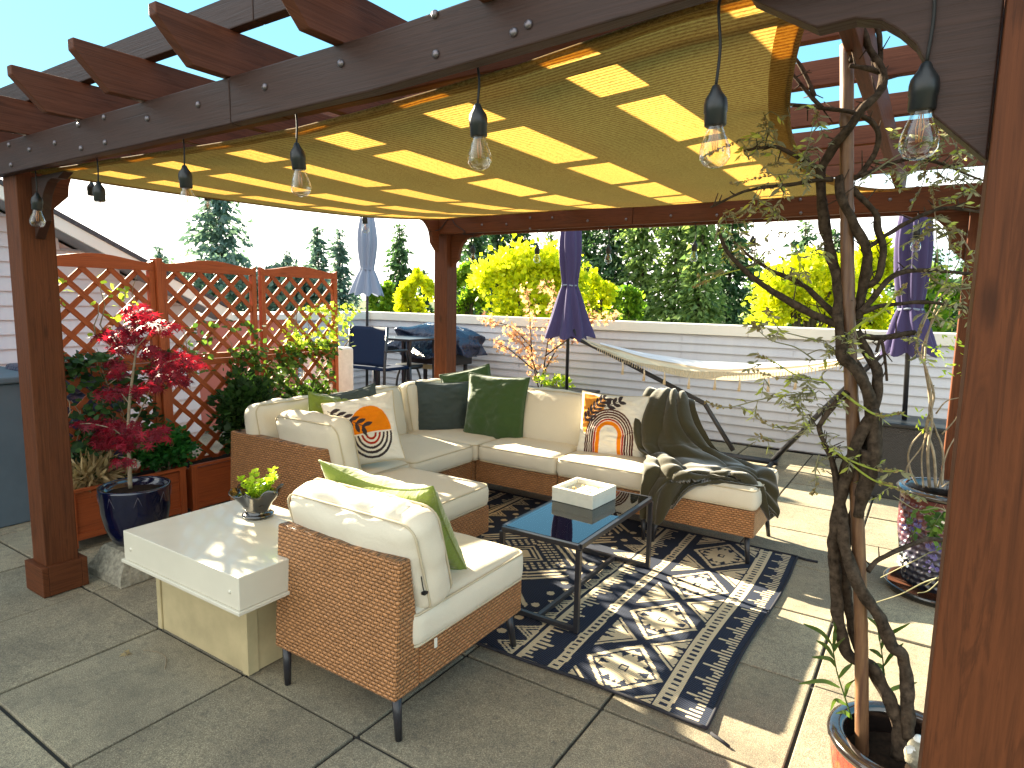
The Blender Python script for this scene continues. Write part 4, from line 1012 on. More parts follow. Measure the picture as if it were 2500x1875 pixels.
# ================================================================== RED MAPLE in blue pot on concrete pier
r = empty('concrete_pier', 'rough tapered concrete pier block under the dark blue pot', 'concrete block')
bx, by = -3.47, 1.672
m = MB(); n = 10
def pier(q):
    pts = []
    for z, h in ((.002, .175), (.03, .172), (.13, .125), (.15, .115)):
        pts.append((h, z))
    return pts
P = [(.175, .002), (.172, .035), (.125, .13), (.112, .152)]
b = 0
for (h, z) in P:
    for (sx_, sy_) in ((-1, -1), (1, -1), (1, 1), (-1, 1)): m.v.append((bx + sx_ * h, by + sy_ * h, z))
for i in range(3):
    for j in range(4):
        a = i * 4 + j; c = i * 4 + (j + 1) % 4; m.face([a, c, c + 4, a + 4], [(0, 0)] * 4)
m.face([12, 13, 14, 15], [(0, 0)] * 4)
o = m.build('block', 'pier', r); sd = o.modifiers.new('s', 'SUBSURF'); sd.subdivision_type = 'SIMPLE'; sd.levels = sd.render_levels = 4
tx = bpy.data.textures.new('rough', 'CLOUDS'); tx.noise_scale = .03; dm = o.modifiers.new('d', 'DISPLACE'); dm.texture = tx; dm.strength = .012; dm.mid_level = .5
r = empty('plant_pot', 'glossy dark blue pot with fine diamond lines on concrete pier', 'plant pot')
mp_ = MB(); mp_.lathe([(.0001, 0), (.105, 0), (.120, .02), (.150, .09), (.166, .18), (.170, .27), (.172, .295), (.172, .306), (.160, .308), (.156, .295), (.154, .26), (.0001, .26)], (bx - .03, by + .02, .153), 40); mp_.build('pot', 'glaze_blue', r)
m = MB(); m.lathe([(.0001, .272), (.10, .268), (.153, .262)], (bx - .03, by + .02, .153), 24); m.build('soil', 'soil', r)
m = MB(); pc = Vector((bx - .03, by + .02, .153))
for k_ in range(8):
    a0 = k_ * PI / 4
    for sg in (1, -1):
        m.tube([pc + Vector(((.151 + .0225 * t) * math.cos(a0 + sg * t * PI / 8), (.151 + .0225 * t) * math.sin(a0 + sg * t * PI / 8), .10 + .18 * t)) for t in np.linspace(0, 1, 8)], .0012, 4)
m.build('diamond_line', 'bolt', r)
mt = empty('red_maple', 'small red leaved Japanese maple growing in the dark blue pot', 'maple tree')
def MPt(x, y, dY=0): return PY(x, y, by + .02 + dY)
trunk = spline([MPt(318, 1192), MPt(316, 1130), MPt(313, 1060), MPt(316, 985), MPt(325, 910), MPt(333, 850), MPt(335, 800), MPt(338, 752)], 5)
tm = MB(); tm.tube(trunk, [.012, .009, .007, .005, .003], 8, lump=.1); tm.build('trunk', 'bark_pale', mt)
brs = [((318, 1150), (310, 1120, .02), (290, 1115, .05)), ((318, 1060), (340, 1010, .0), (358, 970, -.02), (378, 925, -.04)), ((316, 1085), (280, 1050, -.03), (225, 1035, -.06), (195, 1035, -.08)),
       ((316, 1090), (350, 1060, .03), (385, 1048, .05)), ((330, 870), (295, 835, .03), (255, 815, .06)), ((378, 925), (400, 890, -.05), (440, 875, -.05)), ((333, 850), (360, 820, -.03), (395, 800, -.04)), ((337, 770), (322, 755, .01), (325, 738, .01)), ((325, 925), (295, 920, .04), (262, 940, .04)),
       ((337, 800), (372, 775, .02), (415, 795, .03)), ((316, 985), (290, 955, .05), (265, 950, .05))]
bmb = MB()
for L in brs:
    bmb.tube(spline([MPt(L[0][0], L[0][1])] + [MPt(*q) for q in L[1:]], 4), [.004, .0018], 5)
bmb.build('branch', 'bark_pale', mt)
# foliage tiers: drooping sprays of palmate leaves
tiers = [(335, 752, 34, 22, 70), (350, 775, 40, 22, 80), (392, 790, 48, 18, 90), (300, 802, 42, 14, 70), (262, 815, 40, 14, 60), (310, 820, 45, 16, 80), (288, 842, 26, 14, 30), (365, 852, 38, 16, 60), (430, 868, 55, 22, 130), (400, 895, 45, 20, 90), (425, 918, 42, 20, 80), (475, 880, 22, 10, 30), (285, 880, 28, 16, 50), (282, 905, 24, 10, 25), (265, 950, 40, 14, 60), (310, 945, 40, 16, 70), (368, 935, 28, 12, 35), (332, 972, 10, 10, 8), (240, 1028, 55, 16, 90), (290, 1035, 50, 22, 120), (350, 1055, 60, 18, 110), (275, 1070, 60, 20, 110), (180, 1030, 60, 8, 50), (400, 1040, 20, 8, 25), (305, 1120, 30, 9, 35), (250, 1060, 40, 14, 60), (325, 1078, 40, 14, 50)]
ps, ds = [], []
for cx, cy, rx_, ry_, n_ in tiers:
    dep = rnd.uniform(-.10, .10)
    for q in range(int(n_ * .68)):
        a = rnd.random() * 6.3; rr = math.sqrt(rnd.random()); px_ = cx + rx_ * rr * math.cos(a); py_ = cy + ry_ * (rr * math.sin(a) * .8) + 6 * ((px_ - cx) / rx_) ** 2
        p = MPt(px_, py_, dep + rnd.gauss(0, .05)); ps.append(tuple(p))
        s = (px_ - cx) / rx_; ds.append((s * .75 + rnd.gauss(0, .35), rnd.gauss(-.2, .5), -.55 + rnd.gauss(0, .3)))
leaves('foliage', 'leaf_maple', ps, ds, .042, 'fine', mt, flat=(0, 0, 1.4), fold=.35)

# ================================================================== UMBRELLAS
def umbrella(label, foot, top, rfl, mat, tie, poler=.019, canopy_bot=None, seed=0, cap=True, group='closed patio umbrellas'):
    r = empty('patio_umbrella', label, 'umbrella', group); foot = Vector(foot); top = Vector(top)
    m = MB(); m.tube([foot, foot + (top - foot) * .5, top], poler, 10); m.build('pole', 'black_metal', r)
    Hh = top.z - canopy_bot; prof = []
    for q in range(29):
        t = q / 28; z = canopy_bot + Hh * t; tt = (tie - canopy_bot) / Hh
        if t < tt: rr = rfl * (1 - t / tt) ** .8 + .075
        else: s = (t - tt) / (1 - tt); rr = .075 + .045 * math.sin(PI * min(1, s * 1.6 + .001) * .5) - .06 * s ** 4
        prof.append((max(rr, .012), z))
    m = MB(); ax = lambda z: foot + (top - foot) * ((z - foot.z) / (top.z - foot.z)); seg = 72; b0 = 0
    for r_, z in prof:
        c = ax(z); t = (z - canopy_bot) / Hh
        for j in range(seg):
            a = 2 * PI * j / seg; f = math.sin(a * 8 + 1.2 * math.sin(z * 3 + seed)) ; f2 = noise.noise(Vector((math.cos(a) * 2, math.sin(a) * 2, z * 1.5 + seed)))
            rr = r_ * (1 + .20 * f * (1.0 - .4 * t) + .22 * f2); dz = -.022 * f * max(0, 1 - t * 5) + .03 * f2 * max(0, 1 - t * 4)
            m.v.append((c.x + rr * math.cos(a), c.y + rr * math.sin(a), z + dz))
    for i in range(len(prof) - 1):
        for j in range(seg):
            a, b = i * seg + j, i * seg + (j + 1) % seg; m.face([a, b, b + seg, a + seg], [(0, 0)] * 4, 0, True)
    m.build('canopy', mat, r)
    c = ax(tie); m = MB(); m.tube([c + Vector((.080 * math.cos(a), .080 * math.sin(a), .004 * math.sin(3 * a))) for a in np.linspace(0, 2 * PI, 25)], .010, 6, cap=False); m.build('tie_strap', 'umbrella_grey', r)
    if cap: m = MB(); m.lathe([(.0001, .05), (.015, .045), (.03, .01), (.012, 0)], top, 12); m.build('finial', 'black_metal', r)
    return r
A0 = PY(1383, 955, 6.25); umbrella('closed purple umbrella left of the hammock', A0, PY(1396, 500, 6.25), .15, 'umbrella_purple', PY(1393, 697, 6.25).z, canopy_bot=PY(1390, 825, 6.25).z, seed=1)
A0 = PY(2207, 1040, 5.9); umbrella('closed purple umbrella standing in the tall dark wicker box at right', A0, PY(2238, 470, 5.9), .10, 'umbrella_purple', PY(2222, 755, 5.9).z, canopy_bot=PY(2220, 862, 5.9).z, seed=2)
A0 = PY(895, 900, 6.3); umbrella('closed pale grey umbrella behind the navy bar chair', Vector((A0.x, 6.3, .0)), PY(897, 512, 6.3), .12, 'umbrella_grey', PY(893, 658, 6.3).z, canopy_bot=PY(893, 718, 6.3).z, seed=3)
def crate(name, label, lo, hi, mat='wicker_dark', top='dark_plastic'):
    r = empty(name, label, 'planter'); box1('body', lo, (hi[0], hi[1], hi[2] - .03), mat, r, bv=.01); box1('lid', (lo[0] - .015, lo[1] - .015, hi[2] - .0295), (hi[0] + .015, hi[1] + .015, hi[2]), top, r, bv=.008); return r
crate('umbrella_base', 'low black weighted box holding the left purple umbrella behind the sofa', (-3.68, 5.95, 0), (-3.05, 6.45, .50))
crate('wicker_planter', 'tall dark woven planter box holding the right purple umbrella', (-.33, 5.65, 0), (.30, 6.15, .60))

# shrub with pink young leaves behind the sofa
sh = empty('young_maple', 'slim shrub with pinkish young leaves behind the sofa against the siding', 'shrub'); st = MB(); ps = []; ds = []
base = PY(1320, 955, 6.5); base.z = 0
def B(x, y, Y=6.5): return PY(x, y, Y)
for L in ([(1318, 960), (1300, 880), (1295, 800), (1290, 740), (1275, 700)], [(1320, 950), (1335, 850), (1345, 780), (1350, 720), (1330, 690)], [(1318, 930), (1290, 860), (1260, 820), (1250, 810)], [(1322, 920), (1370, 830), (1380, 800)], [(1300, 850), (1250, 800), (1205, 785), (1180, 775)], [(1340, 830), (1400, 790), (1460, 775), (1500, 765)], [(1300, 900), (1240, 850), (1210, 835)], [(1330, 870), (1420, 800), (1430, 750)]):
    q = spline([B(x, y, 6.5 + rnd.uniform(-.12, .12)) for x, y in L], 6); st.tube(q, [.009, .003], 6)
    for i in range(3, len(q)):
        for z in range(7): ps.append(tuple(q[i] + Vector((rnd.gauss(0, .045), rnd.gauss(0, .04), rnd.gauss(0, .035))))); ds.append((rnd.gauss(0, 1), rnd.gauss(0, 1), -.8))
st.tube([base, B(1318, 955)], .012, 6); st.build('branch', 'bark', sh); leaves('foliage', 'leaf_pink', ps, ds, .045, 'maple', sh, fold=.2)
bush('shrub', 'low green shoots behind the sofa beside the left umbrella base', PY(1350, 950, 6.5), (.38, .1, .10), 160, 'leaf_bright', .05)

# ================================================================== HAMMOCK on stand
hm = empty('hammock', 'cream netted hammock with tassels on a black steel stand', 'hammock')
YH = 6.15
hL = PY(1412, 828, YH); hR = PY(2150, 866, YH)
m = MB(); m.tube([hL + Vector((-.06, 0, .10)), hL, PY(1500, 870, YH), PY(1720, 985, YH), PY(1790, 1100, YH)], .024, 8); m.build('stand_arm', 'black_metal', hm)
m = MB(); m.tube([hR + Vector((.03, 0, .05)), hR, PY(2000, 1010, YH), PY(1881, 1130, YH)], .024, 8); m.build('stand_arm', 'black_metal', hm)
f1 = PY(1650, 1095, YH); f1.z = .045; f2 = PY(1885, 1130, YH); f2.z = .045
m = MB(); m.tube([f1 - Vector((.2, 0, 0)), f2 + Vector((.05, 0, 0))], .028, 8); m.build('base_bar', 'black_metal', hm)
m = MB(); m.tube([f2 + Vector((0, -.28, -.015)), f2 + Vector((0, .3, -.015))], .022, 8); m.tube([f1 + Vector((0, -.3, -.015)), f1 + Vector((0, .3, -.015))], .022, 8); m.build('foot_bar', 'black_metal', hm)
hA = PY(1425, 832, YH - .02); hB = PY(2125, 872, YH - .02)
def hmk(u, v):
    e = math.sin(PI * min(1, max(0, (u - .02) / .96))) ** .55
    p = hA.lerp(hB, u); sag = 4 * u * (1 - u)
    wv = (v - .5) * 2
    y = wv * .24 * e; drop = .15 * sag + .15 * e * (1 - wv * wv * .9) * (.35 + .65 * sag)
    if wv < -.62: drop += (-.62 - wv) * .10 * e
    return Vector((p.x, p.y + y, p.z - drop + .02 * noise.noise(Vector((u * 6, v * 5, 0))) * e + .012 * math.sin(v * 60 + u * 8) * (1 - sag * .9) * e))
m = MB(); m.grid(hmk, 80, 30); m.build('net', 'net', hm)
m = MB(); m.grid(lambda u, v: hmk(.06 + .88 * u, .88 + .12 * v) + Vector((0, 0, .02)), 50, 10); m.build('sky_lit_band', 'net_blue', hm)  # pale blue strip on the net's far edge, sky light put into its colour
m = MB()
for q in range(14):
    v = q / 13; m.tube([hmk(.0, .5) + Vector((-.02, 0, .02)), hmk(.05, v), hmk(.14, v)], .0035, 4); m.tube([hmk(1.0, .5) + Vector((.02, 0, .02)), hmk(.95, v), hmk(.86, v)], .0035, 4)
m.build('cord', 'net', hm)
fr_ = MB()
for q in range(90):
    u = .08 + .84 * q / 89; a = hmk(u, 0.0); fr_.tube([a, a + Vector((rnd.uniform(-.004, .004), -.004, -.045 - .02 * rnd.random()))], .003, 4, cap=False)
for u in (.20, .29, .37, .46, .55, .63, .72, .80):
    a = hmk(u, 0.0) + Vector((0, -.01, -.04)); fr_.tube([a, a + Vector((.003, 0, -.06)), a + Vector((0, 0, -.13))], [.005, .009, .015], 6)
fr_.build('fringe', 'net', hm)

# ================================================================== BAR CHAIR, BAR TABLE, COVERED GRILL, WALL LIGHT
bc = empty('bar_chair', 'tall navy blue mesh backed bar chair beside the lattice', 'bar chair')
c0 = PY(848, 795, 5.0); c1 = PY(938, 797, 5.0); zb = PY(890, 893, 5.0).z; xm = (c0.x + c1.x) / 2; hwid = (c1.x - c0.x) / 2
m = MB(); m.grid(lambda u, v: Vector((c0.x + (c1.x - c0.x) * u, 5.0 + .03 * math.sin(PI * u) + .05 * (v), zb + (c0.z - zb) * v)), 12, 10); o = m.build('backrest', 'navy_mesh', bc); s = o.modifiers.new('s', 'SOLIDIFY'); s.thickness = .02
for sx_ in (-1, 1):
    m = MB(); m.tube([(xm + sx_ * hwid, 5.05, c0.z), (xm + sx_ * hwid, 5.0, zb), (xm + sx_ * (hwid + .01), 4.97, .0)], .016, 8); m.build('leg', 'black_metal', bc)
    m = MB(); m.tube([(xm + sx_ * hwid, 5.40, zb - .02), (xm + sx_ * (hwid + .01), 5.45, .0)], .016, 8); m.build('leg', 'black_metal', bc)
    m = MB(); m.tube([(xm + sx_ * hwid, 5.0, zb + .17), (xm + sx_ * hwid, 5.35, zb + .17), (xm + sx_ * hwid, 5.40, zb - .02)], .014, 8); m.build('armrest', 'black_metal', bc)
box1('seat', (xm - hwid, 5.01, zb - .045), (xm + hwid, 5.42, zb - .01), 'navy_mesh', bc, bv=.01)
m = MB(); m.tube([(xm - hwid, 4.98, .30), (xm + hwid, 4.98, .30)], .012, 8); m.build('foot_rail', 'black_metal', bc)
bs = empty('bar_stool', 'round black bar stool with curved legs behind the bar chair', 'bar stool'); sx0, sy0, sz0 = xm - .05, 5.75, .66
m = MB(); m.lathe([(.0001, .03), (.15, .03), (.17, .015), (.17, -.005), (.15, -.02), (.0001, -.02)], (sx0, sy0, sz0), 24); m.build('seat', 'dark_plastic', bs)
for a in range(4):
    ca, sa = math.cos(a * PI / 2 + .6), math.sin(a * PI / 2 + .6); m = MB(); m.tube(spline([(sx0 + .10 * ca, sy0 + .10 * sa, sz0 - .02), (sx0 + .14 * ca, sy0 + .14 * sa, sz0 - .15), (sx0 + .16 * ca, sy0 + .16 * sa, .3), (sx0 + .24 * ca, sy0 + .24 * sa, .0)], 5), .014, 7); m.build('leg', 'black_metal', bs)
m = MB(); m.tube([(sx0, sy0, sz0 - .02), (sx0, sy0, .12)], .022, 8); m.build('post', 'black_metal', bs)
btb = empty('bar_table', 'tall square black bar table behind the navy bar chair', 'table')
box1('top', (-5.55, 5.45, .985), (-4.95, 6.0, 1.01), 'black_metal', btb)
for x in (-5.50, -5.0):
    for y in (5.5, 5.95): box1('leg', (x - .02, y - .02, 0), (x + .02, y + .02, .984), 'black_metal', btb, bv=.002)
gr = empty('covered_grill', 'barbecue grill under a crumpled navy tarpaulin by the back wall', 'grill')
def tarp(u, v):
    a = u * 2 * PI; cx, cy = -5.28, 6.35; hx, hy = .50, .30; e = .35
    x = math.copysign(abs(math.cos(a)) ** e, math.cos(a)); y = math.copysign(abs(math.sin(a)) ** e, math.sin(a)); z = 1.17 - .40 * v
    s = min(1, v * 4) ** .5 if v < .25 else 1 + .10 * (v - .25); f = .05 * math.sin(a * 9 + 3 * v + 2 * noise.noise(Vector((x, y, v * 2)))) * v + .10 * noise.noise(Vector((x * 1.5, y * 1.5, v * 3)))
    z += .07 * noise.noise(Vector((x * s * 2, y * s * 2, 5))) - .07 * abs(x * s) ** 2 * (1 - v)
    return Vector((cx + (hx + f) * x * s, cy + (hy + f) * y * s, z))
m = MB(); m.grid(tarp, 110, 34); m.build('tarp_cover', 'cover_navy', gr)
box1('grill_body', (-5.70, 6.12, .66), (-4.88, 6.55, .80), 'dark_plastic', gr, bv=.01)
box1('side_shelf', (-5.68, 6.10, .60), (-4.86, 6.14, .655), 'panel', gr)
for x in (-5.62, -4.95):
    for y in (6.16, 6.5): box1('leg', (x - .02, y - .02, 0), (x + .02, y + .02, .659), 'black_metal', gr, bv=.002)
wlm = empty('wall_light', 'square silver wall light fitting on the siding right of the back post', 'wall light')
a = PY(1107, 828, 6.92); b = PY(1125, 861, 6.92); box1('frame', (a.x - .06, 6.90, b.z - .01), (b.x, 6.935, a.z + .01), 'bolt', wlm, bv=.004); box1('panel', (a.x - .05, 6.892, b.z + .015), (b.x - .03, 6.8995, a.z - .012), 'mirror_panel', wlm, bv=0)
m = MB(); m.tube([PZ(1690, 1010, .02), PZ(1700, 1010, .02)], .004, 5)

# ================================================================== TREES BEYOND THE PARAPET
GZ = -9.0
def conifer(label, px_, ytop, ybase_w, halfw, d, mat='leaf_conifer', dens=1.0, group='dark evergreen trees beyond the wall', ls=.35, full=.0, lean=0, skirt=1.0, name='evergreen_tree'):
    # apex pixel (px_, ytop); half width in pixels at the widest; d metres away
    r = empty(name, label, 'tree', group); top = PD(px_, ytop, d); sc = d / FPX * 1.02; R = halfw * sc; base = Vector((top.x, top.y, GZ)); Ht = top.z - GZ
    st = MB(); st.tube([base, base.lerp(top, .5), top], [R * .09 + .08, R * .05 + .04, .03], 8); st.build('trunk', 'trunk_far', r)
    zlo = max(GZ + Ht * .15, PD(px_, ybase_w, d).z - 2.5); L = top.z - zlo; ps = []; ds = []; sz = []
    nb = int(L / (ls * 1.1) * 13 * dens)
    for i in range(nb):
        t = (i + rnd.random()) / nb; z = top.z - L * t
        w = R * (full + (1 - full) * min(1, t * 1.6) ** .8) * (1 - .25 * max(0, t - .7)) * (.45 + .75 * rnd.random()) * (.95 + .5 * noise.noise(Vector((px_, z * .5, 1))))
        a = rnd.random() * 6.28; dr = Vector((math.cos(a), math.sin(a), 0)); k_ = max(4, int(w / ls * 4.2))
        for q in range(k_):
            s = (q + rnd.random()) / k_; s = s ** .8
            p = Vector((top.x, top.y, z)) + dr * w * s + Vector((rnd.gauss(0, ls * .35), rnd.gauss(0, ls * .35), -.38 * w * s * s * skirt + .10 * w * s + rnd.gauss(0, ls * .2)))
            ps.append(tuple(p)); ds.append((dr.x * .8 + rnd.gauss(0, .35), dr.y * .8 + rnd.gauss(0, .35), -.45 + rnd.gauss(0, .3))); sz.append(ls * (.62 + .5 * (1 - s)) * (1 if t > .1 else .6))
    leaves('crown', mat, ps, ds, np.array(sz), 'tri', r, roll=1.0, var=.4)
    return r
def broad(label, px0, px1, ytop, ybot, d, mat, n, ls, seed, group='bright yellow green trees just beyond the wall', lumps=9, name='leafy_tree'):
    r = empty(name, label, 'tree', group); sc = d / FPX; cx = (px0 + px1) / 2; rr = random.Random(seed)
    top = PD(cx, ytop, d); ctr = PD(cx, (ytop + ybot) / 2 + 10, d); W_ = (px1 - px0) / 2 * sc; Hh = (ybot - ytop) / 2 * sc + .3; base = Vector((ctr.x, ctr.y, GZ))
    right = Vector((ROT[0][0], ROT[0][1], 0)).normalized(); fwd = Vector((-right.y, right.x, 0)); st = MB()
    st.tube([base, base.lerp(ctr, .6), ctr], [.16, .10, .05], 7); cl = []
    for i in range(lumps):
        a = rr.uniform(-.85, .85); hh = rr.uniform(-.7, .55) * (1 - .5 * abs(a)); c = ctr + right * W_ * a + Vector((0, 0, Hh * hh)) + fwd * rr.uniform(-.5, .5) * W_ * .5
        cl.append((c, rr.uniform(.24, .36) * min(W_, Hh * 1.2))); st.tube(spline([base.lerp(ctr, .75), (ctr + c) / 2, c], 3), [.05, .015], 5)
    # upright shoots that break the top outline
    for i in range(int(lumps * 4)):
        a = rr.uniform(-.95, .95); c = ctr + right * W_ * a + Vector((0, 0, Hh * (1 - .75 * abs(a) ** 1.6) * rr.uniform(.55, 1.0))) + fwd * rr.uniform(-.3, .3) * W_
        cl.append((c, rr.uniform(.09, .17) * min(W_, Hh * 1.2)))
    st.build('trunk', 'trunk_far', r); ps = []; ds = []; tot = sum(c[1] ** 2 for c in cl)
    for c, R in cl:
        k_ = int(n * R * R / tot); P = rng.normal(size=(k_, 3)); P /= np.linalg.norm(P, axis=1, keepdims=True); rad = rng.random(k_) ** .42 * (1 + .38 * rng.normal(size=k_))
        Q = P * (rad * R)[:, None] * np.array([1, 1, 1.5]) + np.array(c); ps.append(Q); ds.append(P + rng.normal(size=(k_, 3)) * .8 + np.array([0, 0, .3]))
    leaves('crown', mat, np.concatenate(ps), np.concatenate(ds), ls, 'oval', r, var=.5); return r

conifer('tall lone conifer above the middle lattice panel', 532, 380, 660, 78, 34, 'leaf_conifer_haze', 1.15, ls=.42, full=.40, group='evergreens standing at left against white sky')
conifer('small conifer tip left of the tall lone conifer', 388, 603, 650, 24, 45, 'leaf_conifer_haze', 1.0, ls=.4, group='evergreens standing at left against white sky')
conifer('tiny conifer tip right of the tall lone conifer', 700, 612, 650, 16, 50, 'leaf_conifer_haze', 1.0, ls=.4, group='evergreens standing at left against white sky')
conifer('left conifer of the pair behind the pale grey umbrella', 775, 553, 750, 42, 40, 'leaf_conifer_haze', 1.4, ls=.4, full=.1, group='evergreens standing at left against white sky')
conifer('right conifer of the pair behind the pale grey umbrella', 828, 560, 750, 46, 41, 'leaf_conifer_haze', 1.5, ls=.4, full=.1, group='evergreens standing at left against white sky')
conifer('pointed conifer left of the back post', 975, 548, 770, 52, 36, 'leaf_conifer', 1.5, ls=.36, full=.05, group='evergreens standing at left against white sky')
conifer('short conifer just left of the back post', 1036, 660, 770, 34, 38, 'leaf_conifer', 1.3, ls=.36, full=.1, group='evergreens standing at left against white sky')
cz = [(1150, 480, 66, 30), (1215, 430, 64, 33), (1275, 480, 60, 32), (1345, 560, 50, 36), (1440, 440, 66, 31), (1500, 420, 68, 30), (1580, 410, 72, 29), (1660, 430, 68, 28), (1725, 420, 70, 27), (1795, 450, 66, 29), (1850, 620, 45, 33), (1905, 650, 40, 36), (1968, 540, 70, 30), (2040, 560, 50, 33), (2200, 650, 60, 34), (2290, 610, 70, 30), (2390, 560, 80, 28), (2480, 600, 80, 30)]
nm_ = ['broad dark evergreen right of the back post', 'dark evergreen behind the leftmost hanging bulb gap', 'dark evergreen above the big yellow tree, left side', 'lower evergreen behind the top of the big yellow tree', 'dark evergreen just left of the left purple umbrella', 'dark evergreen just right of the left purple umbrella', 'dark evergreen under the middle of the back beam', 'lighter green evergreen under the back beam', 'tall evergreen left of the sky gap', 'dark evergreen at the edge of the sky gap', 'small evergreen low in the sky gap', 'lowest evergreen in the sky gap', 'spreading dark conifer behind the twisted vine', 'dark conifer right of the bamboo stake', 'evergreen behind the small yellow tree at right', 'evergreen behind the right purple umbrella', 'evergreen by the right back post', 'evergreen at the far right edge']
for i, ((x, yt, hw, d), l) in enumerate(zip(cz, nm_)):
    conifer(l, x, yt, 790, hw, d, ('leaf_conifer', 'leaf_cedar')[i in (6, 7, 8, 10)], 1.25, ls=.34, full=.35 if i < 10 else .15, name='evergreen_tree')
broad('small yellow green tree left of the back post', 975, 1060, 690, 775, 15, 'leaf_yellow', 2600, .10, 1, lumps=6)
broad('green and yellow tree right of the back post', 1095, 1180, 672, 775, 16, 'leaf_green', 2600, .10, 2, lumps=6)
broad('biggest bright yellow tree left of the purple umbrella', 1160, 1430, 628, 790, 15, 'leaf_yellow', 9500, .10, 3, lumps=14)
broad('low yellow green tree right of the left purple umbrella', 1410, 1500, 688, 790, 16, 'leaf_yellow', 2400, .10, 4, lumps=6)
broad('olive green bush beyond the wall under the dark evergreens', 1480, 1570, 720, 800, 18, 'leaf_green', 1600, .11, 5, lumps=5)
broad('bright yellow tree behind the twisted vine', 1870, 2100, 665, 810, 14, 'leaf_yellow', 7500, .09, 6, lumps=12)
broad('yellow tree between the bamboo stake and the right umbrella', 2070, 2200, 620, 810, 15, 'leaf_yellow', 5000, .09, 7, lumps=9)
broad('green shrubby tree right of the right umbrella', 2210, 2330, 700, 820, 14, 'leaf_green', 2600, .09, 8, lumps=6)
broad('grey olive shrub beyond the wall beside the pale umbrella', 905, 975, 705, 765, 24, 'leaf_green', 1500, .13, 9, lumps=5)
broad('hazy grey green trees seen through the right lattice panel', 560, 800, 670, 800, 30, 'leaf_conifer_haze', 4500, .22, 10, lumps=10, group=None)
broad('bare looking pale tree behind the middle lattice panel', 400, 620, 650, 760, 32, 'leaf_conifer_haze', 2600, .18, 11, lumps=9, group=None)
# utility pole
up = empty('utility_pole', 'slim grey utility pole beyond the wall right of the pale umbrella', 'pole')
P0 = PD(945, 705, 26); m = MB(); m.tube([(P0.x, P0.y, GZ), tuple(P0)], .07, 8); m.build('pole', 'soffit', up)
m = MB(); a = PD(855, 712, 26); b = PD(1010, 722, 26); m.tube([a, (P0.x, P0.y, P0.z - .15), b], .02, 5); m.build('wire', 'cable', up)

# ================================================================== FOREGROUND POT, BAMBOO STAKE, WISTERIA
YW = 1.95
potc = Vector((.035, 1.955, 0))
r = empty('large_plant_pot', 'large flame red glazed pot with thick grey rim beside the right front post', 'plant pot')
m = MB(); m.lathe([(.0001, .005), (.115, .005), (.13, .03), (.16, .12), (.178, .20), (.182, .25), (.186, .275)], potc, 40); m.build('body', 'glaze_red', r)
m = MB(); m.lathe([(.187, .2755), (.192, .285), (.191, .296), (.180, .302), (.160, .303), (.150, .298), (.147, .285), (.147, .20)], potc, 40); m.build('rim', 'glaze_dark', r)
m = MB(); m.grid(lambda u, v: potc + Vector((.146 * u * math.cos(v * 2 * PI), .146 * u * math.sin(v * 2 * PI), .225 + .012 * noise.noise(Vector((u * 4 * math.cos(v * 6.28), u * 4 * math.sin(v * 6.28), 0))))), 10, 30); m.build('soil', 'soil', r)
bs_ = empty('bamboo_stake', 'thick brown bamboo stake standing in the flame red pot', 'stake')
b0_, b1_ = PY(2104, 1856, YW), PY(2063, 108, YW); b0_.z = .20; d = b1_ - b0_; m = MB(); pts = []; rad = []
for q in range(121):
    t = q / 120; p = b0_ + d * t + Vector((.006 * math.sin(t * 7), .004 * math.cos(t * 5), 0)); pts.append(p)
    nd = min(abs(t - x) for x in (.02, .205, .37, .52, .66, .785, .90)); rad.append(.0178 * (1 - .06 * t) + .0018 * math.exp(-(nd / .004) ** 2) - .0012 * math.exp(-(((nd) - .010) / .004) ** 2))
m.tube(pts, rad, 18); m.build('cane', 'bamboo', bs_)
ws = empty('wisteria', 'wisteria with thick twisted brown stems winding round the bamboo stake', 'climbing plant')
def stem(L, r0, r1, Y=YW, nm='stem', mat='bark', seg=9, lump=.22, ybulge=None):
    P = []
    for i, q in enumerate(L):
        yy = Y + (q[2] if len(q) > 2 else 0); P.append(PY(q[0], q[1], yy))
    S_ = spline(P, 7); S_ = [p + Vector((noise.noise(p * 14), noise.noise(p * 14 + Vector((5, 0, 0))), 0)) * .0035 * min(1, r0 / .008) for p in S_]
    return S_, r0, r1
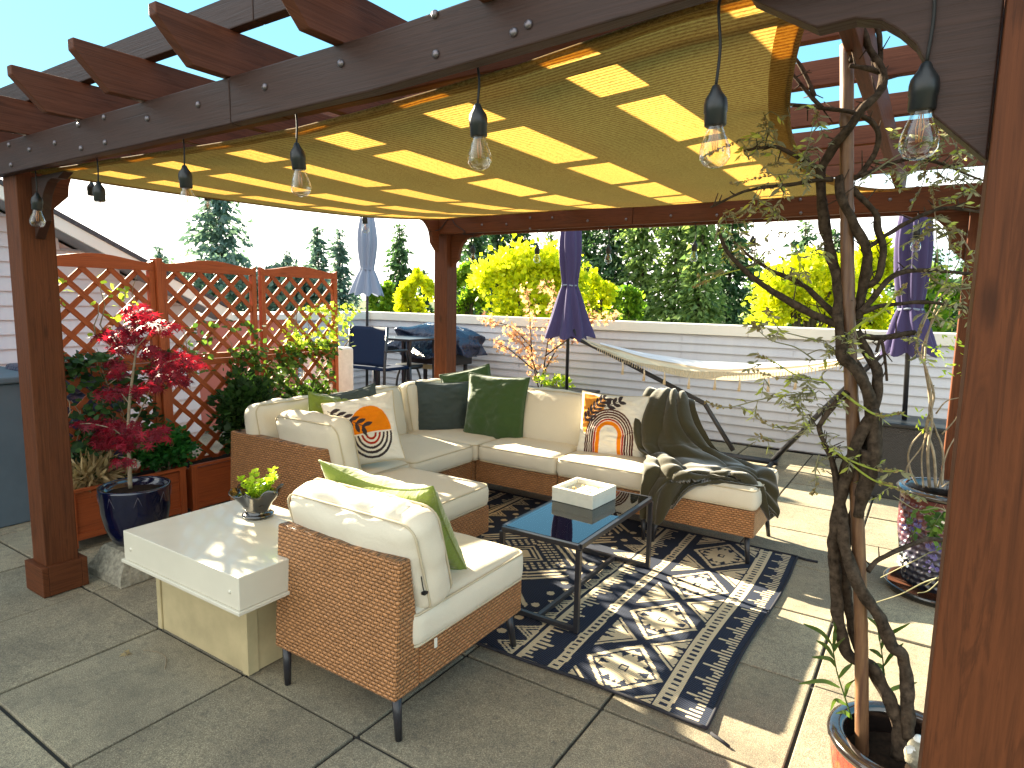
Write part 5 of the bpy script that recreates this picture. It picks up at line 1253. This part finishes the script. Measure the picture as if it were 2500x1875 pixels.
STEMS = [
 ([(2190, 1850, -.01), (2194, 1771, 0), (2176, 1715, .01), (2153, 1669, .03), (2131, 1627, .03), (2086, 1611, .03), (2063, 1584, .02), (2054, 1545, .01), (2045, 1480, 0), (2037, 1363, -.01), (2037, 1302, -.02), (2050, 1230, -.02), (2062, 1170, -.03), (2088, 1095, -.045), (2121, 1027, -.03), (2141, 966, 0), (2137, 905, .02), (2113, 852, .03), (2090, 810, .02)], .0155, .012),
 ([(2215, 1800, 0), (2214, 1737, 0), (2214, 1681, .01), (2210, 1624, .01), (2199, 1595, 0), (2176, 1579, 0), (2158, 1529, -.01), (2142, 1500, -.02), (2092, 1424, -.035), (2072, 1371, -.035), (2056, 1281, -.03), (2052, 1220, -.01), (2060, 1150, .01), (2100, 1090, .03), (2125, 1040, .02), (2122, 980, -.02), (2105, 925, -.04), (2078, 890, -.045), (2056, 864, -.04), (2050, 803, -.03), (2042, 770, -.02)], .0150, .013),
 ([(2200, 1830, .02), (2190, 1760, .03), (2140, 1660, .05), (2095, 1580, .05), (2075, 1500, .04), (2060, 1400, .03), (2070, 1300, .03), (2110, 1200, .02), (2135, 1110, .01), (2138, 1030, -.01), (2120, 960, -.02), (2095, 905, 0), (2065, 850, .02), (2060, 800, .03)], .0125, .012),
 ([(2105, 1215, -.03), (2128, 1150, -.035), (2136, 1060, -.03), (2128, 1000, -.03)], .016, .014), ([(2095, 1260, -.02), (2112, 1180, -.03), (2118, 1100, -.04)], .013, .014),
 ([(2042, 790, -.02), (2048, 740, -.01), (2046, 675, .0), (2023, 610, .01), (2011, 529, .01), (2001, 448, 0), (2007, 407, 0), (2040, 354, -.01), (2075, 310, -.03), (2105, 268, -.03), (2145, 228, 0), (2157, 183, .02), (2133, 138, .02), (2105, 81, .01), (2088, 57, 0)], .013, .008),
 ([(2085, 800, .02), (2105, 720, .02), (2115, 660, .01), (2117, 610, 0), (2088, 549, -.025), (2056, 488, -.03), (2048, 431, -.01)], .012, .010),
 ([(2109, 700, .02), (2140, 680, .02), (2157, 610, .02), (2145, 560, .02), (2141, 529, .02), (2120, 500, .01), (2060, 440, .0), (2096, 430, .01), (2129, 386, .02), (2145, 342, .02), (2129, 301, 0), (2088, 277, -.03), (2007, 264, -.03), (1925, 256, -.04), (1844, 252, -.06), (1803, 244, -.08)], .0085, .0038),
 ([(2045, 790, -.02), (2027, 787, -.02), (1946, 746, -.03), (1885, 710, -.05), (1828, 669, -.06), (1775, 612, -.09), (1752, 560, -.12)], .0105, .004),
 ([(2040, 775, -.01), (2031, 763, 0), (1991, 722, 0), (1950, 690, .02), (1885, 661, .04), (1828, 624, .06), (1790, 590, .08)], .009, .003),
 ([(2007, 264, -.03), (1974, 228, -.04), (1946, 195, -.05), (1901, 150, -.06), (1844, 132, -.07), (1816, 130, -.08), (1785, 150, -.09), (1763, 179, -.10)], .0055, .0018),
 ([(1990, 235, -.04), (1970, 190, -.04), (1940, 140, -.05), (1932, 124, -.05)], .005, .004), ([(2007, 415, 0), (1946, 382, -.03), (1893, 358, -.06), (1850, 362, -.08), (1815, 368, -.09)], .006, .003),
 ([(2031, 439, 0), (1990, 440, -.02), (1925, 452, -.05), (1828, 464, -.09), (1763, 492, -.12), (1734, 506, -.14)], .006, .0022),
 ([(2117, 606, 0), (2170, 570, .05), (2251, 525, .10), (2312, 508, .15), (2385, 517, .20), (2440, 520, .2)], .006, .003),
 ([(2084, 816, 0), (2120, 822, .03), (2153, 824, .06), (2210, 816, .10), (2235, 812, .12)], .0075, .006),
 ([(2088, 779, 0), (2129, 734, .02), (2170, 681, .06), (2218, 661, .10), (2292, 661, .15), (2361, 668, .2), (2430, 670, .2)], .008, .0035),
 ([(2104, 763, .0), (2150, 748, .03), (2190, 742, .06), (2271, 738, .12), (2361, 752, .18), (2430, 745, .2)], .0065, .003),
 ([(2100, 430, .0), (2150, 410, .03), (2220, 388, .08), (2300, 400, .14), (2370, 430, .2), (2430, 450, .2)], .005, .0025),
 ([(2145, 180, .02), (2150, 120, .03), (2140, 70, .03), (2110, 40, .03)], .006, .005), ([(2088, 57, 0), (2060, 60, .02), (2070, 110, .01), (2080, 150, -.02)], .0065, .005), ([(2075, 160, -.03), (2110, 165, -.02), (2140, 175, .01)], .006, .006),
 ([(2117, 1395, 0), (2140, 1370, .02), (2170, 1355, .04), (2231, 1326, .10), (2270, 1316, .14), (2304, 1320, .18), (2400, 1340, .2)], .0065, .005),
 ([(2068, 958, -.02), (2040, 985, -.04), (2005, 1030, -.06), (2000, 1050, -.06), (2020, 1090, -.05), (2060, 1120, -.03)], .0075, .004),
 ([(2048, 1240, -.01), (2040, 1180, -.02), (2030, 1120, -.03), (2010, 1080, -.05)], .009, .006), ([(2140, 860, .02), (2150, 830, .03), (2160, 870, .03), (2165, 930, .03)], .004, .003),
]
allst = []
for L, r0, r1 in STEMS:
    S_, a, b = stem(L, r0, r1); m = MB()
    if len(allst) > 4:
        for i in range(3, len(S_), 3):
            if rnd.random() < .7: q = S_[i]; v_ = Vector((rnd.gauss(0, 1), rnd.gauss(0, .5), rnd.gauss(.5, 1))).normalized(); m.tube([q, q + v_ * .008, q + v_ * rnd.uniform(.015, .055) + Vector((0, 0, .004))], [.0028, .0012], 5)
    m.tube(S_, [a * 1.12, (a + b) / 2 * 1.12, b * 1.05], 12 if a > .007 else 7, lump=.42); m.build('stem', 'bark', ws); allst.append((S_, a))
SHOOT = [
 ([(2072, 816, -.03), (2110, 785, -.04), (2149, 763, -.05), (2185, 725, -.05), (2210, 698, -.05)], .0042, 'leaf_shoot'), ([(1990, 880, -.05), (1942, 848, -.08), (1885, 832, -.10), (1855, 810, -.11), (1836, 788, -.12)], .0022, 'leaf_wisteria'),
 ([(2030, 950, -.04), (2007, 930, -.06), (1946, 917, -.09), (1885, 881, -.11), (1852, 869, -.12)], .0028, 'leaf_shoot'), ([(2010, 935, -.05), (1946, 927, -.08), (1893, 921, -.10), (1836, 901, -.12)], .0022, 'leaf_wisteria'),
 ([(1990, 960, -.06), (1950, 962, -.08), (1864, 974, -.12), (1775, 995, -.15), (1726, 982, -.16)], .0026, 'leaf_wisteria'), ([(2056, 958, -.04), (2100, 991, -.05), (2149, 1015, -.06), (2206, 1007, -.06)], .004, 'leaf_shoot'),
 ([(2010, 1085, -.05), (2027, 1096, -.05), (2088, 1129, -.06), (2149, 1149, -.06), (2202, 1149, -.06)], .0035, 'leaf_shoot'), ([(2050, 1110, -.05), (2109, 1157, -.06), (2150, 1180, -.06), (2190, 1190, -.06)], .0032, 'leaf_shoot'),
 ([(1995, 830, -.04), (1950, 820, -.06), (1905, 805, -.08), (1880, 770, -.09), (1872, 755, -.09)], .0022, 'leaf_wisteria'), ([(1990, 1040, -.06), (1930, 1045, -.09), (1880, 1040, -.11), (1850, 1015, -.12)], .0022, 'leaf_wisteria'),
 ([(1965, 1050, -.06), (1920, 1075, -.08), (1880, 1078, -.1), (1845, 1060, -.12)], .0018, 'leaf_wisteria'), ([(2000, 1110, -.05), (1990, 1150, -.05), (1995, 1180, -.05), (1985, 1205, -.05)], .0022, 'leaf_wisteria'),
 ([(2000, 435, -.02), (1950, 405, -.05), (1905, 400, -.07), (1870, 405, -.08)], .0018, 'leaf_wisteria'), ([(1990, 430, -.02), (1930, 425, -.05), (1870, 430, -.08), (1790, 450, -.1)], .0018, 'leaf_wisteria'),
 ([(1905, 355, -.07), (1880, 330, -.07), (1870, 310, -.07), (1866, 280, -.07)], .0018, 'leaf_wisteria'), ([(1895, 360, -.07), (1850, 345, -.08), (1800, 345, -.1), (1735, 375, -.12)], .0016, 'leaf_wisteria'),
 ([(1960, 390, -.05), (1975, 350, -.05), (1985, 300, -.05), (1995, 275, -.05)], .0016, 'leaf_wisteria'), ([(1840, 480, -.09), (1870, 500, -.09), (1895, 510, -.09), (1900, 525, -.09)], .0018, 'leaf_wisteria'),
 ([(1745, 590, -.12), (1760, 540, -.12), (1800, 522, -.1), (1850, 505, -.1)], .003, 'leaf_wisteria'), ([(2100, 440, 0), (2160, 400, .03), (2200, 375, .05), (2260, 345, .08), (2330, 330, .1)], .0028, 'leaf_wisteria'),
 ([(2200, 375, .05), (2215, 345, .05), (2190, 335, .05), (2175, 330, .05)], .0022, 'leaf_wisteria'), ([(2380, 460, .15), (2350, 440, .12), (2320, 440, .12), (2290, 430, .1)], .0022, 'leaf_wisteria'),
 ([(2390, 700, .18), (2340, 705, .14), (2290, 690, .12), (2260, 665, .1)], .0028, 'leaf_wisteria'), ([(2300, 800, .14), (2270, 760, .12), (2245, 800, .1), (2235, 860, .1)], .003, 'leaf_wisteria'),
 ([(2180, 1190, -.05), (2210, 1200, -.05), (2240, 1220, -.04)], .002, 'leaf_wisteria'), ([(1840, 650, -.05), (1780, 665, -.07), (1740, 680, -.09), (1700, 700, -.1)], .0022, 'leaf_shoot'),
 ([(2330, 620, .15), (2300, 560, .15), (2270, 545, .14), (2240, 600, .12)], .0018, 'bark_pale'), ([(2380, 640, .18), (2360, 600, .16), (2330, 560, .15), (2275, 560, .14)], .0022, 'bark_pale'),
 ([(2240, 480, .1), (2260, 420, .1), (2240, 380, .1)], .0016, 'bark_pale'), ([(2290, 640, .12), (2285, 560, .12), (2280, 500, .12), (2270, 440, .12)], .0016, 'bark_pale'), ([(2310, 690, .12), (2320, 600, .12), (2325, 560, .12)], .0014, 'bark_pale'),
]
gs = MB(); lp, ld, lsz = [], [], []; bp_, bd = [], []
def addleaf(p, dr, k_, n_pairs=4, size=.020):
    # unfolding pinnate leaf: short rachis with pairs of leaflets
    dr = Vector(dr).normalized(); L = size * n_pairs * .9; prev = p; side = dr.cross(Vector((0, 0, 1))); side = side.normalized() if side.length > .01 else Vector((1, 0, 0))
    pts = [p + dr * L * t + Vector((0, 0, -L * .5 * t * t)) for t in np.linspace(0, 1, 5)]; gs.tube(pts, [.0011, .0006], 4, cap=False)
    for i in range(n_pairs):
        t = .3 + .7 * i / n_pairs; q = p + dr * L * t + Vector((0, 0, -L * .5 * t * t))
        for sg in (-1, 1): lp.append(tuple(q)); ld.append(tuple(side * sg + dr * .6 + Vector((0, 0, rnd.uniform(-1.1, -.1))))); lsz.append(size * rnd.uniform(.7, 1.25))
shoots_pts = []
for L, rr_, mt_ in SHOOT:
    S_, a, b = stem(L, rr_, rr_ * .5); m = MB(); m.tube(S_, [rr_, rr_ * .45], 6); m.build('shoot', mt_, ws); n = len(S_); shoots_pts.append(S_)
    for i in range(int(n * .25), n, 2):
        if rnd.random() < .45: addleaf(S_[i], (rnd.gauss(0, 1), rnd.gauss(0, 1), rnd.gauss(.4, .6)), 0, rnd.randint(2, 4), rnd.uniform(.011, .019))
    # terminal raceme of tight buds
    e = S_[-1]; dd = (S_[-1] - S_[-4]).normalized()
    for q in range(34):
        t = rnd.random(); bp_.append(tuple(S_[-1 - int(t * 9)] + Vector((rnd.gauss(0, .0022), rnd.gauss(0, .0022), rnd.gauss(0, .0022))))); v_ = Vector(rdir(1)[0]).normalized() * .8 + dd; bd.append(tuple(v_))
ALLP = np.array([tuple(p) for S_, a in allst[5:] for p in S_] + [tuple(p) for S_ in shoots_pts for p in S_])
# dense leaf clusters where the photo shows them
for (cx, cy, n_, sp_, dY) in [(2045, 825, 26, 22, -.04), (2080, 855, 18, 18, -.05), (1995, 855, 16, 22, -.05), (1990, 930, 26, 24, -.06), (1960, 975, 28, 24, -.07), (2015, 985, 22, 22, -.06), (1975, 1035, 20, 24, -.06), (2040, 1090, 18, 26, -.05), (2000, 1140, 14, 20, -.05), (1940, 1060, 10, 26, -.08),
        (1890, 335, 18, 26, -.07), (1960, 400, 28, 34, -.05), (1925, 440, 24, 34, -.05), (1990, 385, 18, 24, -.04), (1860, 355, 14, 26, -.08), (1975, 345, 8, 14, -.05), (1800, 590, 22, 30, -.08), (1880, 600, 26, 34, -.05), (1960, 610, 26, 34, -.03), (1950, 660, 14, 30, -.03), (1780, 545, 16, 26, -.1), (1860, 500, 12, 26, -.09),
        (2280, 350, 34, 34, .08), (2330, 370, 30, 30, .1), (2230, 385, 18, 30, .06), (2150, 425, 16, 24, .02), (2350, 460, 24, 30, .12), (2300, 420, 20, 30, .1), (2320, 700, 24, 34, .12), (2370, 690, 18, 26, .15), (2290, 770, 14, 30, .12), (2350, 730, 12, 30, .15), (2245, 830, 14, 16, .1), (2340, 520, 12, 30, .12)]:
    for q in range(int(n_ * .34)):
        p = PY(cx + rnd.gauss(0, sp_), cy + rnd.gauss(0, sp_ * .8), YW + dY + rnd.gauss(0, .03))
        i_ = int(np.argmin(((ALLP - np.array(p)) ** 2).sum(1))); q0 = Vector(ALLP[i_]); dl = (p - q0).length
        if dl > .17: continue
        if dl > .012: gs.tube(spline([q0, (q0 + p) / 2 + Vector((rnd.gauss(0, .006), rnd.gauss(0, .006), .008)), p], 4), [.0016, .0009], 4, cap=False)
        addleaf(p, (rnd.gauss(0, 1), rnd.gauss(0, 1), rnd.gauss(.1, .8)), 0, rnd.randint(2, 4), rnd.uniform(.010, .018))
gs.build('leaf_stalks', 'leaf_wisteria', ws)['kind'] = 'stuff'; lz = np.array(lsz); sel = rng.random(len(lz)) < .72
leaves('foliage', 'leaf_wisteria', np.array(lp)[sel], np.array(ld)[sel], lz[sel] * 1.25, 'lance', ws, fold=.3); leaves('foliage', 'leaf_shoot', np.array(lp)[~sel], np.array(ld)[~sel], lz[~sel] * 1.3, 'lance', ws, fold=.3)
leaves('flower_buds', 'bud', bp_, bd, .0072, 'oval', ws, fold=.2)
# lily sprouts in the same pot
ly = empty('lily', 'thin lily shoots with narrow arching leaves in the flame red pot', 'plant')
def lily(L, lv, Y):
    P = spline([PY(x, y, Y) for x, y in L], 6); m = MB(); m.tube(P, [.0024, .0014], 6); m.build('stem', 'leaf_lily', ly)
    for (ax, ay, bx_, by_, cx_, cy_) in lv:
        a, b, c = PY(ax, ay, Y), PY(bx_, by_, Y - rnd.uniform(-.05, .05)), PY(cx_, cy_, Y - rnd.uniform(-.08, .08)); q = spline([a, b, c], 8); mm = MB(); n = len(q)
        for i, p in enumerate(q):
            t = i / (n - 1); w = .0052 * math.sin(PI * min(1, t * .95 + .04)) ** .7 + .0006; dr = (q[min(i + 1, n - 1)] - q[max(i - 1, 0)]).normalized(); s = dr.cross(Vector((.3, -.8, .4))).normalized(); mm.v += [tuple(p - s * w), tuple(p + Vector((0, 0, -.001))), tuple(p + s * w)]
        for i in range(n - 1):
            for k_ in (0, 1): mm.face([i * 3 + k_, i * 3 + k_ + 1, i * 3 + k_ + 4, i * 3 + k_ + 3], [(0, 0)] * 4, 0, True)
        mm.build('leaf', 'leaf_lily', ly)
zq = lambda x, y: (1950 + x / 4.425, 1500 + y / 4.425)
LV = lambda *a: (*zq(a[0], a[1]), *zq(a[2], a[3]), *zq(a[4], a[5]))
lily([zq(575, 1130), zq(500, 900), zq(430, 680), zq(400, 560), zq(370, 380), zq(340, 300)], [LV(370, 380, 395, 180, 375, 80), LV(360, 330, 240, 190, 50, 100), LV(385, 480, 300, 350, 190, 280), LV(405, 570, 330, 480, 140, 460), LV(430, 690, 500, 600, 580, 530), LV(445, 790, 260, 720, 0, 750), LV(500, 890, 530, 770, 610, 700), LV(520, 980, 400, 930, 345, 1040), LV(378, 400, 410, 330, 500, 250), LV(570, 1120, 500, 1060, 400, 1070)], 1.90)
lily([zq(925, 800), zq(915, 560), zq(895, 400), zq(870, 250)], [LV(875, 290, 860, 130, 740, 30), LV(890, 380, 950, 240, 1200, 95), LV(900, 470, 840, 410, 760, 375), LV(920, 560, 1000, 440, 1130, 310), LV(930, 660, 890, 560, 810, 530), LV(970, 830, 1060, 790, 1280, 735)], 2.02)
# small white flower figurine in the pot
fg = empty('garden_figurine', 'small white stone figurine with a round head and a flower at the pot rim', 'ornament')
c = PY(2238, 1850, 1.86); m = MB(); m.lathe([(.0001, -.02), (.026, -.015), (.030, .01), (.022, .035), (.012, .05), (.0001, .052)], c, 16); m.build('body', 'pier', fg)
c2 = PY(2243, 1806, 1.86); m = MB(); m.lathe([(.0001, -.0125), (.008, -.010), (.0125, 0), (.008, .010), (.0001, .0125)], c2, 14); m.build('head', 'white_stone', fg)
c3 = PY(2226, 1828, 1.84); ps = [tuple(c3)] * 6; ds = [(math.cos(a), -.35, math.sin(a)) for a in np.linspace(0, 5.2, 6)]; leaves('flower', 'white_stone', ps, ds, .014, 'oval', fg, flat=(0, -1, 0), roll=.2)

# ================================================================== PLUM POT with vine at right
r = empty('large_plant_pot', 'tall plum coloured pot with dimpled honeycomb glaze and bare vine stems', 'plant pot')
pc = PZ(2272, 1440, 0); pc = Vector((.135, 3.92, 0)); R_ = .205
def dimp(r_, z, a):
    row = z / .034; k_ = 26; ph = a * k_ / (2 * PI) + (.5 if int(row) % 2 else 0); cx_ = (ph - math.floor(ph) - .5) * 2; cz_ = (row - math.floor(row) - .5) * 2
    return r_ - (.011 * max(0, 1 - cx_ * cx_ - cz_ * cz_) if .03 < z < .50 else 0)
prof = [(.12, .035)] + [(.155 + .05 * min(1, z / .3) ** .8 - .0 * z, z + .035) for z in np.linspace(.01, .49, 90)]
m = MB(); m.lathe([(.0001, .035)] + prof, pc, 200, fn=dimp); m.build('body', 'glaze_plum', r)
m = MB(); m.lathe([(.205, .526), (.222, .532), (.226, .55), (.215, .562), (.188, .562), (.178, .545), (.176, .46)], pc, 40); m.build('rim', 'glaze_dark', r)
m = MB(); m.lathe([(.0001, .002), (.23, .002), (.245, .04), (.235, .042), (.22, .015), (.0001, .012)], pc, 40); m.build('saucer', 'pot_black', r)
m = MB(); m.lathe([(.0001, .475), (.176, .47)], pc, 20); m.build('soil', 'soil', r)
vb = empty('bare_vine', 'pale bare twining vine stems rising from the plum honeycomb pot', 'climbing plant')
YV = 3.9
for L, rr_ in [([(2270, 1190), (2265, 1100), (2275, 1030), (2268, 960), (2258, 880), (2265, 820), (2290, 740), (2330, 690)], .008), ([(2285, 1190), (2280, 1110), (2262, 1040), (2280, 970), (2262, 900), (2250, 860), (2275, 790), (2310, 730)], .0075), ([(2240, 1185), (2220, 1140), (2222, 1090), (2262, 1040), (2275, 990), (2265, 900)], .006), ([(2300, 1185), (2302, 1100), (2285, 1050), (2268, 1000), (2280, 940)], .006), ([(2220, 1170), (2215, 1140), (2250, 1090), (2270, 1040)], .005),
              ([(2255, 1190), (2250, 1120), (2260, 1060), (2270, 1020)], .005), ([(2290, 1190), (2310, 1110), (2330, 1070), (2345, 1050)], .004), ([(2300, 1060), (2335, 1020), (2350, 990)], .004), ([(2285, 1010), (2310, 980), (2345, 970)], .004), ([(2262, 900), (2240, 850), (2250, 800), (2300, 700), (2340, 640), (2350, 560)], .005), ([(2300, 1190), (2320, 1175), (2345, 1160)], .004)]:
    S_, a, b = stem([(x, y, rnd.uniform(-.03, .05)) for x, y in L], rr_, rr_ * .6, YV); m = MB(); m.tube(S_, [a, b * .8], 7, lump=.2); m.build('stem', 'bark_pale', vb)
ps, ds = [], []
for (cx, cy, n_, sp_) in [(2255, 1010, 6, 8), (2250, 1040, 6, 8), (2305, 850, 14, 16), (2320, 900, 12, 14), (2335, 830, 10, 14), (2290, 870, 6, 10)]:
    for q in range(n_): ps.append(tuple(PY(cx + rnd.gauss(0, sp_), cy + rnd.gauss(0, sp_), YV))); ds.append(tuple(rdir(1)[0] + np.array([0, 0, .4])))
leaves('foliage', 'leaf_bright', ps, ds, .030, 'lance', vb, fold=.2)
# flowering wisteria spray trailing in front of the plum pot
wf = empty('flowering_vine', 'trailing vine with drooping green leaves and violet and white flowers before the plum pot', 'climbing plant')
m = MB(); gs = m; lp, ld, lsz = [], [], []; YF = 3.2
for (cx, cy, n_, sp_) in [(2255, 1235, 4, 10), (2290, 1250, 5, 14), (2275, 1290, 3, 14), (2310, 1300, 4, 12)]:
    for q in range(n_): addleaf(PY(cx + rnd.gauss(0, sp_), cy + rnd.gauss(0, sp_), YF), (rnd.gauss(0, .8), rnd.gauss(0, .8), -.5), 0, 3, .028)
for L in ([(2330, 1260), (2290, 1240), (2240, 1245), (2180, 1210)], [(2340, 1330), (2280, 1345), (2230, 1370), (2150, 1410)], [(2330, 1400), (2260, 1420), (2200, 1450), (2140, 1470)], [(2320, 1390), (2270, 1440), (2240, 1448)], [(2340, 1350), (2300, 1400), (2260, 1430)], [(2330, 1290), (2300, 1330), (2310, 1400)]):
    m.tube(spline([PY(x, y, YF + rnd.uniform(-.05, .05)) for x, y in L], 5), [.0035, .0015], 5)
m.build('stem', 'leaf_wisteria', wf); leaves('foliage', 'leaf_vine', lp, ld, np.array(lsz) * 1.1, 'oval', wf, fold=.3)
def flw(mat, cl, s):
    ps, ds = [], []
    for (cx, cy, n_, sp_) in cl:
        for q in range(n_): ps.append(tuple(PY(cx + rnd.gauss(0, sp_), cy + rnd.gauss(0, sp_ * .8), YF + rnd.gauss(0, .03)))); ds.append(tuple(rdir(1)[0]))
    leaves('flower', mat, ps, ds, s, 'oval', wf, fold=.2)
flw('petal_violet', [(2215, 1290, 18, 13), (2235, 1282, 14, 11), (2280, 1340, 14, 10), (2275, 1370, 18, 11), (2300, 1390, 10, 10)], .018)
flw('white_stone', [(2200, 1350, 18, 10), (2210, 1375, 14, 9), (2300, 1280, 8, 8)], .016)

# ================================================================== SMALL LITTER ON THE PAVING
lp0 = PZ(308, 1594, .006)
fl = leaves('fallen_leaf', 'leaf_dry', [tuple(lp0), tuple(lp0), tuple(lp0)], [(.5, .3, .12), (-.4, .5, .15), (.1, -.6, .1)], .022, 'maple', None, flat=(0, 0, 2), fold=.3)
tag(fl, 'single small dry brown leaf on the shaded paving left of the white table', 'leaf')
m = MB(); m.tube(spline([PZ(350, 1587, .006), PZ(385, 1592, .006), PZ(405, 1606, .006), PZ(402, 1633, .006)], 6), .0016, 5); o = m.build('fallen_tendril', 'twig'); tag(o, 'thin curved plant tendril lying on the paving in front of the white table', 'tendril')
